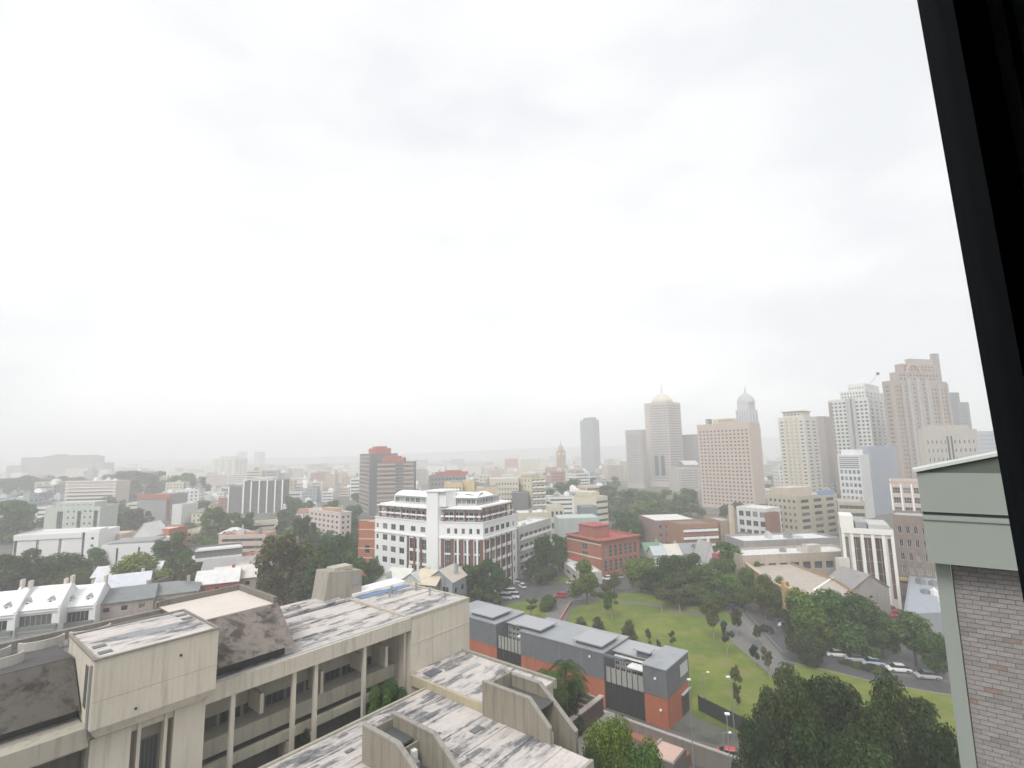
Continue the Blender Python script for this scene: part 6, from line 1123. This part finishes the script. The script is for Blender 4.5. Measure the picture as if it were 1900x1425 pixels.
for a in ((1392, 1107, 128, 'white', 'white car first in the line parked below the market wall'), (1405, 1117, 128, 'silver', 'silver car second in the line parked below the market wall'), (1421, 1131, 128, 'red', 'bright red car parked behind the silver car below the market wall'),
    (1452, 1153, 128, 'dark blue', 'dark blue car parked by the street tree'), (1462, 1165, 128, 'white', 'white car last in the line below the market wall'), (1361, 1124, 132, 'white', 'white car on the park side of the road'), (1367, 1132, 132, 'dark blue', 'dark blue car tucked behind the white one on the park side'), (1419, 1172, 130, 'black', 'black car driving down the middle of the road'),
    (1553, 1218, 104, 'white', 'white hatchback alone on the road below the street trees'), (1566, 1196, 106, 'silver', 'silver car under the street trees'), (1588, 1227, 104, 'silver', 'low silver car behind the hedge of the road edge'), (1620, 1234, 104, 'pale blue', 'pale blue car just left of the reflection'), (1668, 1246, 104, 'white', 'white saloon parked left of the green column, left one'), (1722, 1259, 104, 'silver', 'silver hatchback parked left of the green column, right one'), (1550, 1185, 106, 'black', 'black car in the shade of the street trees'),
    (1652, 1142, 12, 'red', 'red car parked on the side street, nearer one'), (1654, 1134, 12, 'red', 'red car parked on the side street, just beyond the nearer one'), (1664, 1124, 12, 'red', 'red car moving on the side street'), (1662, 1112, 12, 'dark grey', 'dark car at the top of the side street'),
    (1042, 1108, 100, 'red', 'red car at the end of the park path'), (1060, 1104, 70, 'grey', 'grey car with pale roof right of the red one at the park path'), (1066, 1102, 60, 'pale blue', 'pale blue car by the feathery tree'), (1062, 1084, 96, 'silver', 'silver car driving below the red-roofed office'), (1128, 1076, 96, 'white', 'white car by the street corner, right of the red-roofed office'), (1146, 1073, 96, 'silver', 'small pale car next to the corner tree'), (969, 1090, 160, 'white', 'white car near the white building corner'), (953, 1081, 100, 'white', 'white car partly behind the tree by the white building'), (1000, 1083, 96, 'dark grey', 'dark grey car in the street shade'), (1100, 1086, 96, 'black', 'black car next to the gum tree by the street')):
    car(*a)
car(936, 1112, 96, 'white', 'white van parked nearest behind the dark tree', van=True); car(950, 1110, 96, 'white', 'white van parked right of its twin behind the school roof', van=True); car(944, 1103, 96, 'white', 'white van parked at the back of the group of three', van=True)
for i, (px, py, w_, h_) in enumerate(((1572, 1232, 12, 1.2), (1592, 1238, 10, 1.0), (1612, 1243, 14, 1.3), (1632, 1249, 12, 1.4), (1646, 1253, 9, 1.5))):
    g = on_z(px, py, 0); tree('hedge_bush', 'shrub', 'hi', G2 if i % 2 else G3, g.x, g.y, w_ * g.y / FPX * 2, h_, ('first', 'second', 'third', 'fourth', 'last')[i] + ' low bush from the left along the kerb in front of the parked cars', 'kerb bushes', cat='bush')
car(0, 0, 130, 'white', 'white car in the school yard next to the grey fence', p=ab(85.6, 76, 0)); car(0, 0, 130, 'silver', 'silver car in the school yard between palm and fence', p=ab(84.5, 68, 0)); car(0, 0, 130, 'red', 'red car in the school yard, mostly hidden', p=ab(84.8, 72, 0)); car(1355, 1408, 112, 'red', 'red car at the bottom edge by the dark tree')
# ================================================================== STREET LAMPS AND POLES
def lamp(label, p, h, arm=1.2, az=0, m=METAL, z=0, r=.09):
    p = Vector((p[0], p[1], z)); t = thing('street_lamp', label, 'street lamp', p); mb = MB(); mb.tube(p, p + Vector((0, 0, h)), r, r * .6, 8); mb.build('pole', m, t); d = azv(az); mb = MB(); mb.tube(p + Vector((0, 0, h)), p + Vector((0, 0, h + .25)) + d * arm, r * .5, r * .4, 6); mb.build('arm', m, t)
    mb = MB(); q = p + Vector((0, 0, h + .18)) + d * arm; mb.obox(q - Vector((.16, .16, 0)), (.5, 0, 0), (0, .32, 0), (0, 0, .16)); mb.build('lamp_head', WHITE, t)
q = lambda px, py, z: on_z(px, py, z)
lamp('tall white-topped pole rising left in front of the black school fence', ab(60.5, 20.2, 0), 12.5, .1, 0, z=9.5 - 3.5); lamp('thin grey pole in front of the right end of the black school fence', ab(76, 30.5, 0), 12.2, .05, z=2); lamp('slim pole in front of the school end block corner', ab(76, 24.5, 0), 13, .4, 300, z=3)
for lb, px, py, h in (('lamp pole in front of the street tree row', 1431, 1128, 8), ('tall grey pole on the traffic island', 1478, 1200, 9), ('lamp pole by the roundabout trees', 1021, 1083, 9), ('short pole at the far right corner of the school', 1307, 1300, 5), ('pole beside the red car at the bottom edge', 1345, 1412, 4)):
    g = on_z(px, py, 0); lamp(lb, g, h, .9, 120)
fn = thing('fence', 'dark mesh fence along the lower edge of the lawn', 'fence', on_z(1300, 1340, 0)); a_, b_ = on_z(1296, 1318, 0), on_z(1400, 1372, 0); mb = MB(); u = b_ - a_; mb.obox(a_ + u * .0, u, Vector((.03, -.03, 0)), (0, 0, 2.6)); mb.build('mesh_panel', flat((.03, .035, .035), .7), fn)
for i in range(9): mb = MB(); p = a_.lerp(b_, i / 8); mb.tube(p + Vector((.1, -.1, 0)), p + Vector((.1, -.1, 2.8)), .05, n=6); mb.build('post', DARK, fn)
for i, (px, py, h) in enumerate(((1372, 1345, 1.7), (1352, 1360, 1.75))):
    pass
# far crane and hills
def hill(name, pts, Y, seed, m):
    rd = random.Random(seed); mb = MB(); prev = None; n = len(pts)
    P_ = []
    for px, py in pts: a = on_y(px, py, Y); P_.append(a)
    for a, b in zip(P_, P_[1:]):
        for k in range(6):
            t0, t1 = k / 6, (k + 1) / 6; p, q_ = a.lerp(b, t0), a.lerp(b, t1); mb.poly([(p.x, Y - 150, -1), (q_.x, Y - 150, -1), q_, p]); mb.poly([p, q_, (q_.x, Y + 300, -1), (p.x, Y + 300, -1)])
    o = mb.build(name, m); o['kind'] = 'structure'
HM = leafm((.05, .065, .05)); HM = wall((.10, .12, .10))
hill('hills', [(-900, 866), (-300, 860), (0, 855), (300, 853), (600, 848), (760, 842), (900, 836), (1000, 831), (1150, 827), (1300, 818), (1420, 812), (1460, 812), (1600, 808), (1800, 806), (2300, 800), (3000, 800)], 3300, 3, HM)
# ================================================================== GREEN-CLAD CORNER WITH BRICK (own building, right edge)
GA = R(128.5); gu = Vector((math.sin(GA), math.cos(GA), 0)); gn_ = Vector((gu.y, -gu.x, 0))      # gu runs along the wall towards the camera, gn_ out of it
g0 = on_y(1707, 960, 10.5); g0 = Vector((g0.x, g0.y, 0))
def gp(s, d, z): return g0 + gu * s + gn_ * d + Vector((0, 0, z))
def zat(px, py, s=0, d=0):
    r_ = ray(px, py); n_ = gn_; t = ((g0 + gn_ * d).dot(n_)) / r_.dot(n_); v = r_ * t; return (v - g0).dot(gu), EYE + v.z
gt = thing('brick_tower_corner', 'pale green clad cornice and post with grey brick wall below, just outside the window', 'building', gp(0, 0, 40))
GP = flat((.28, .31, .28), .55, name='green_panel', var=.04)
_, zt_ = zat(1704, 877, d=.35); _, zm = zat(1712, 952, d=.35); _, zb_ = zat(1716, 1043, d=.35); s0, _ = zat(1701, 877, d=.35); s1, _ = zat(1714, 1043, d=.35)
mb = MB(); mb.obox(gp(s0, .35, zm + .03), gu * 3.6, -gn_ * .9, (0, 0, zt_ - zm - .03)); mb.build('cornice_panel', GP, gt)
mb = MB(); mb.obox(gp(s0 + .02, .32, zm - .03), gu * 3.6, -gn_ * .85, (0, 0, .059)); mb.build('joint', DARK, gt)
mb = MB(); mb.obox(gp(s0 + .01, .35, zb_), gu * 3.6, -gn_ * .9, (0, 0, zm - .031 - zb_)); mb.build('cornice_panel', GP, gt)
mb = MB(); mb.obox(gp(s0 + .01, .38, zm - .12), gu * 3.6, -gn_ * .03, (0, 0, .05)); mb.build('drip_rail', GP, gt)
mb = MB(); c0 = gp(s0 - .06, .42, zt_ + .003); up_ = gu * 3.4 + Vector((0, 0, .85)); mb.obox(c0, up_, -gn_ * 1.0, (0, 0, .06)); mb.build('raked_coping', flat((.52, .56, .52), .5), gt)
mb = MB(); q_ = [gp(s0 + .12, .33, zt_ - .01), gp(s0 + 3.3, .33, zt_ - .01), gp(s0 + 3.3, -.4, zt_ - .01), gp(s0 + .12, -.4, zt_ - .01)]; mb.hexa(q_ + [q_[0] + Vector((0, 0, .04)), q_[1] + Vector((0, 0, .80)), q_[2] + Vector((0, 0, .80)), q_[3] + Vector((0, 0, .04))]); mb.build('coping_infill', flat((.10, .12, .10)), gt)
ps0, _ = zat(1736, 1052, d=.0); ps1, _ = zat(1764, 1056, d=.0)
mb = MB(); mb.obox(gp(ps0, 0.0, 20), gu * (ps1 - ps0), -gn_ * .5, (0, 0, zb_ - 20.003)); mb.build('green_post', GP, gt)
mb = MB(); mb.obox(gp(ps1 + .02, -.085, 20), gu * 2.6, -gn_ * .4, (0, 0, zb_ - 20.004)); mb.build('mortar_bed', concrete((.16, .15, .145), .7), gt)
BKM = []
for cc in ((.30, .28, .275), (.265, .248, .24), (.315, .295, .285), (.27, .195, .175), (.235, .22, .213)):
    m, n, L, b = newmat('grey_brick'); b.inputs['Roughness'].default_value = .9; L(mixc(n, L, noise(n, L, 14, 5, .7), dk(cc, .6), dk(cc, 1.3)), b.inputs['Base Color']); BKM.append(m)
bm_ = {}
def brick_mesh(w, mi):
    if (w, mi) not in bm_:
        mb = MB(); k = .006; mb.hexa([Vector((0, 0, 0)), Vector((w, 0, 0)), Vector((w, .1, 0)), Vector((0, .1, 0)), Vector((0, 0, .076)), Vector((w, 0, .076)), Vector((w, .1, .076)), Vector((0, .1, .076))]); bm_[(w, mi)] = mb.mesh('brick', BKM[mi])
    return bm_[(w, mi)]
rb2 = random.Random(9); nb = 0; ang = math.atan2(gu.y, gu.x); zc = zb_ - .086; row = 0
while nb < 296:
    s = ps1 + .025; first = True
    while s < ps1 + 1.35:
        w = .23 if not (first and row % 2) else .11; first = False
        o = bpy.data.objects.new('brick', brick_mesh(w, rb2.choice((0, 0, 1, 1, 2, 0, 1, 0, 2, 4, 3, 0, 1, 2) if rb2.random() < .4 else (0, 1, 0, 2)))); col.objects.link(o); o.parent = gt; o.location = gp(s, -.078 + rb2.uniform(-.003, .005), zc) - Vector(gt.location); o.rotation_euler = (0, 0, ang + rb2.uniform(-.004, .004)); s += w + .011; nb += 1
    zc -= .087; row += 1
# ================================================================== WINDOW FRAME AND ROOM
FRM = flat((.010, .014, .018), .7, name='black_frame', var=.05); FRM.node_tree.nodes['Principled BSDF'].inputs['Specular IOR Level'].default_value = .1; FRM2 = flat((.003, .0032, .0034), .5, name='black_frame', var=.05)
wf_ = thing('window_frame', 'black aluminium window frame post at the right edge, seen from inside the room', 'window frame', on_y(1786, 475, .62))
def edge(px, py, y): v = on_y(px, py, y); return v.x, v.y
yf = .62; xa, _ = edge(1786, 475, yf + .03)
mb = MB(); mb.box(xa, xa + .045, yf - .02, yf + .03, 46.4, 49.6); mb.build('mullion_face', FRM, wf_)
mb = MB(); mb.box(xa + .048, xa + .054, yf - .03, yf + .02, 46.4, 49.6); mb.build('highlight_gasket', flat((.10, .11, .115), .5), wf_); mb = MB(); mb.box(xa + .0451, xa + .0479, yf - .01, yf + .02, 46.4, 49.6); mb.box(xa + .0541, xa + .085, yf - .015, yf + .02, 46.4, 49.6); mb.build('gasket_channel', FRM2, wf_)  # gasket strip painted lighter to draw the highlight line along the groove
mb = MB(); mb.box(xa + .0851, xa + .6, yf - .06, yf + .03, 46.4, 49.6); mb.build('side_jamb', flat((.13, .16, .17), .7), wf_)
mb = MB(); mb.box(-5.2, xa + .6, yf - .02, yf + .03, 46.0, 46.298); mb.box(-5.2, xa + .6, yf - .02, yf + .03, 49.702, 50.0); mb.box(-5.25, -5.202, yf - .02, yf + .03, 46.0, 50.0); mb.build('frame_rails', FRM, wf_)
wf_.rotation_euler = (0, R(-1.8), 0)
mb = MB(); mb.box(-5.2, xa + .02, yf + .0, yf + .006, 46.3, 49.7); gl_ = mb.build('glass_pane', [], wf_)
gm2 = bpy.data.materials.new('clear_window_glass'); gm2.use_nodes = True; n = gm2.node_tree.nodes; n.clear(); L = gm2.node_tree.links.new
o_ = n.new('ShaderNodeOutputMaterial'); tr = n.new('ShaderNodeBsdfTransparent'); tr.inputs[0].default_value = (.995, .998, .997, 1); gs = n.new('ShaderNodeBsdfGlossy'); gs.inputs['Roughness'].default_value = .05; lw = n.new('ShaderNodeLayerWeight'); pw = n.new('ShaderNodeMath'); pw.operation = 'POWER'; pw.inputs[1].default_value = 5; fz = n.new('ShaderNodeMath'); fz.operation = 'MULTIPLY_ADD'; fz.inputs[1].default_value = .96; fz.inputs[2].default_value = .065; L(lw.outputs['Facing'], pw.inputs[0]); L(pw.outputs[0], fz.inputs[0]); ms = n.new('ShaderNodeMixShader')
L(fz.outputs[0], ms.inputs[0]); L(tr.outputs[0], ms.inputs[1]); L(gs.outputs[0], ms.inputs[2]); L(ms.outputs[0], o_.inputs[0]); gl_.data.materials.append(gm2)
RP = flat((.14, .145, .15), .9, name='room_paint')
for nm, b in (('room_wall', (3.4, 3.5, -7.0, yf + .03, 46.0, 50.0)), ('room_wall', (xa + .601, 3.399, yf - .02, yf + .08, 46.0, 50.0)), ('room_wall', (-5.35, -5.25, -7.0, yf + .03, 46.0, 50.0)), ('room_wall', (-5.35, 3.5, -7.1, -7.001, 46.0, 50.0)), ('room_ceiling', (-5.35, 3.5, -7.1, yf + .03, 50.001, 50.1)), ('room_floor', (-5.35, 3.5, -7.1, yf + .03, 45.9, 45.999))):
    mb = MB(); mb.box(*b); struct(mb.build(nm, RP))
# things in the room that the pane mirrors: a lit ceiling lamp
def mirror(px, py, z): d = ray(px, py); t = (z - EYE) / d.z; return Vector((d.x * t, 2 * yf - d.y * t, z))
lp_ = mirror(312, 352, 49.9); cl = thing('ceiling_light', 'lit rectangular ceiling lamp mirrored as a bright patch in the window pane', 'ceiling light', lp_)
em = bpy.data.materials.new('lamp_diffuser'); em.use_nodes = True; bb = em.node_tree.nodes['Principled BSDF']; bb.inputs['Emission Color'].default_value = (1, 1, 1, 1); bb.inputs['Emission Strength'].default_value = 4
mb = MB(); mb.obox(lp_ + Vector((-.25, -.2, 0)), (.42, .22, 0), (-.08, .30, 0), (0, 0, .03)); mb.build('diffuser', em, cl); mb = MB(); mb.obox(lp_ + Vector((-.27, -.22, .031)), (.46, .24, 0), (-.09, .34, 0), (0, 0, .06)); mb.build('housing', WHITE, cl)
# ================================================================== HAZE
mb = MB(); mb.box(-4450, 4450, -1200, 4450, -1.5, 165); hz = mb.build('haze', []); 
hm = bpy.data.materials.new('haze_air'); hm.use_nodes = True; n = hm.node_tree.nodes; n.clear(); o = n.new('ShaderNodeOutputMaterial'); v = n.new('ShaderNodeVolumePrincipled'); v.inputs['Color'].default_value = (.975, .98, .99, 1); v.inputs['Density'].default_value = HAZE; v.inputs['Anisotropy'].default_value = 0.0
hm.node_tree.links.new(v.outputs[0], o.inputs['Volume']); hz.data.materials.append(hm); hz['kind'] = 'stuff'
# ================================================================== LABELS FOR THE MANY SIMILAR ROOFS AND TREES
ORD = ['leftmost', 'second', 'third', 'fourth', 'fifth', 'sixth', 'seventh', 'eighth', 'ninth', 'tenth', 'eleventh', 'twelfth', 'thirteenth', 'fourteenth', 'fifteenth']
LP = [(nm, proj(p), p.length) for nm, p in LAND]
def relate(items, noun_group, cat, name=None):
    groups = {}
    for o, ds, P_ in items:
        x, y = proj(P_); best = min(LP, key=lambda q: (q[1][0] - x) ** 2 + 4 * (q[1][1] - y) ** 2 + (0 if 60 < abs(q[1][0] - x) < 400 else 900)); dx, dy = x - best[1][0], y - best[1][1]
        far = P_.length - best[2]
        sd_ = 'left' if dx < 0 else 'right'; rel = sd_ + (' beyond' if far > 60 else ' before' if far < -60 else ' of')
        band = 'nearby' if P_.length < 300 else 'middle-distance' if P_.length < 600 else 'hazy' if P_.length < 1000 else 'very faint'
        groups.setdefault((band, ds, rel, best[0]), []).append((x, o))
    for (band, ds, rel, lm), l in groups.items():
        l.sort(key=lambda t: t[0])
        for i, (x, o) in enumerate(l):
            pre = '' if len(l) == 1 else ('leftmost ' if i == 0 else 'rightmost ' if i == len(l) - 1 else ORD[i] + ' ' if i < 15 else 'right-hand ')
            o['label'] = (pre + band + ' ' + ds + ' ' + rel + ' ' + lm)[:180]; o['category'] = cat(o) if callable(cat) else cat; o['group'] = noun_group(o) if callable(noun_group) else noun_group
relate([(o, d, p) for o, d, p in FILL], lambda o: 'houses of the city' if o.name.startswith('house') else 'city blocks spreading into the mist', lambda o: 'house' if o.name.startswith('house') else 'building')
relate([(o, 'round green tree' if o.scale.x < 14 else 'broad dark tree', Vector((o.location.x, o.location.y, o.scale.z * .6))) for o in TREES], 'trees between the city roofs', 'tree')
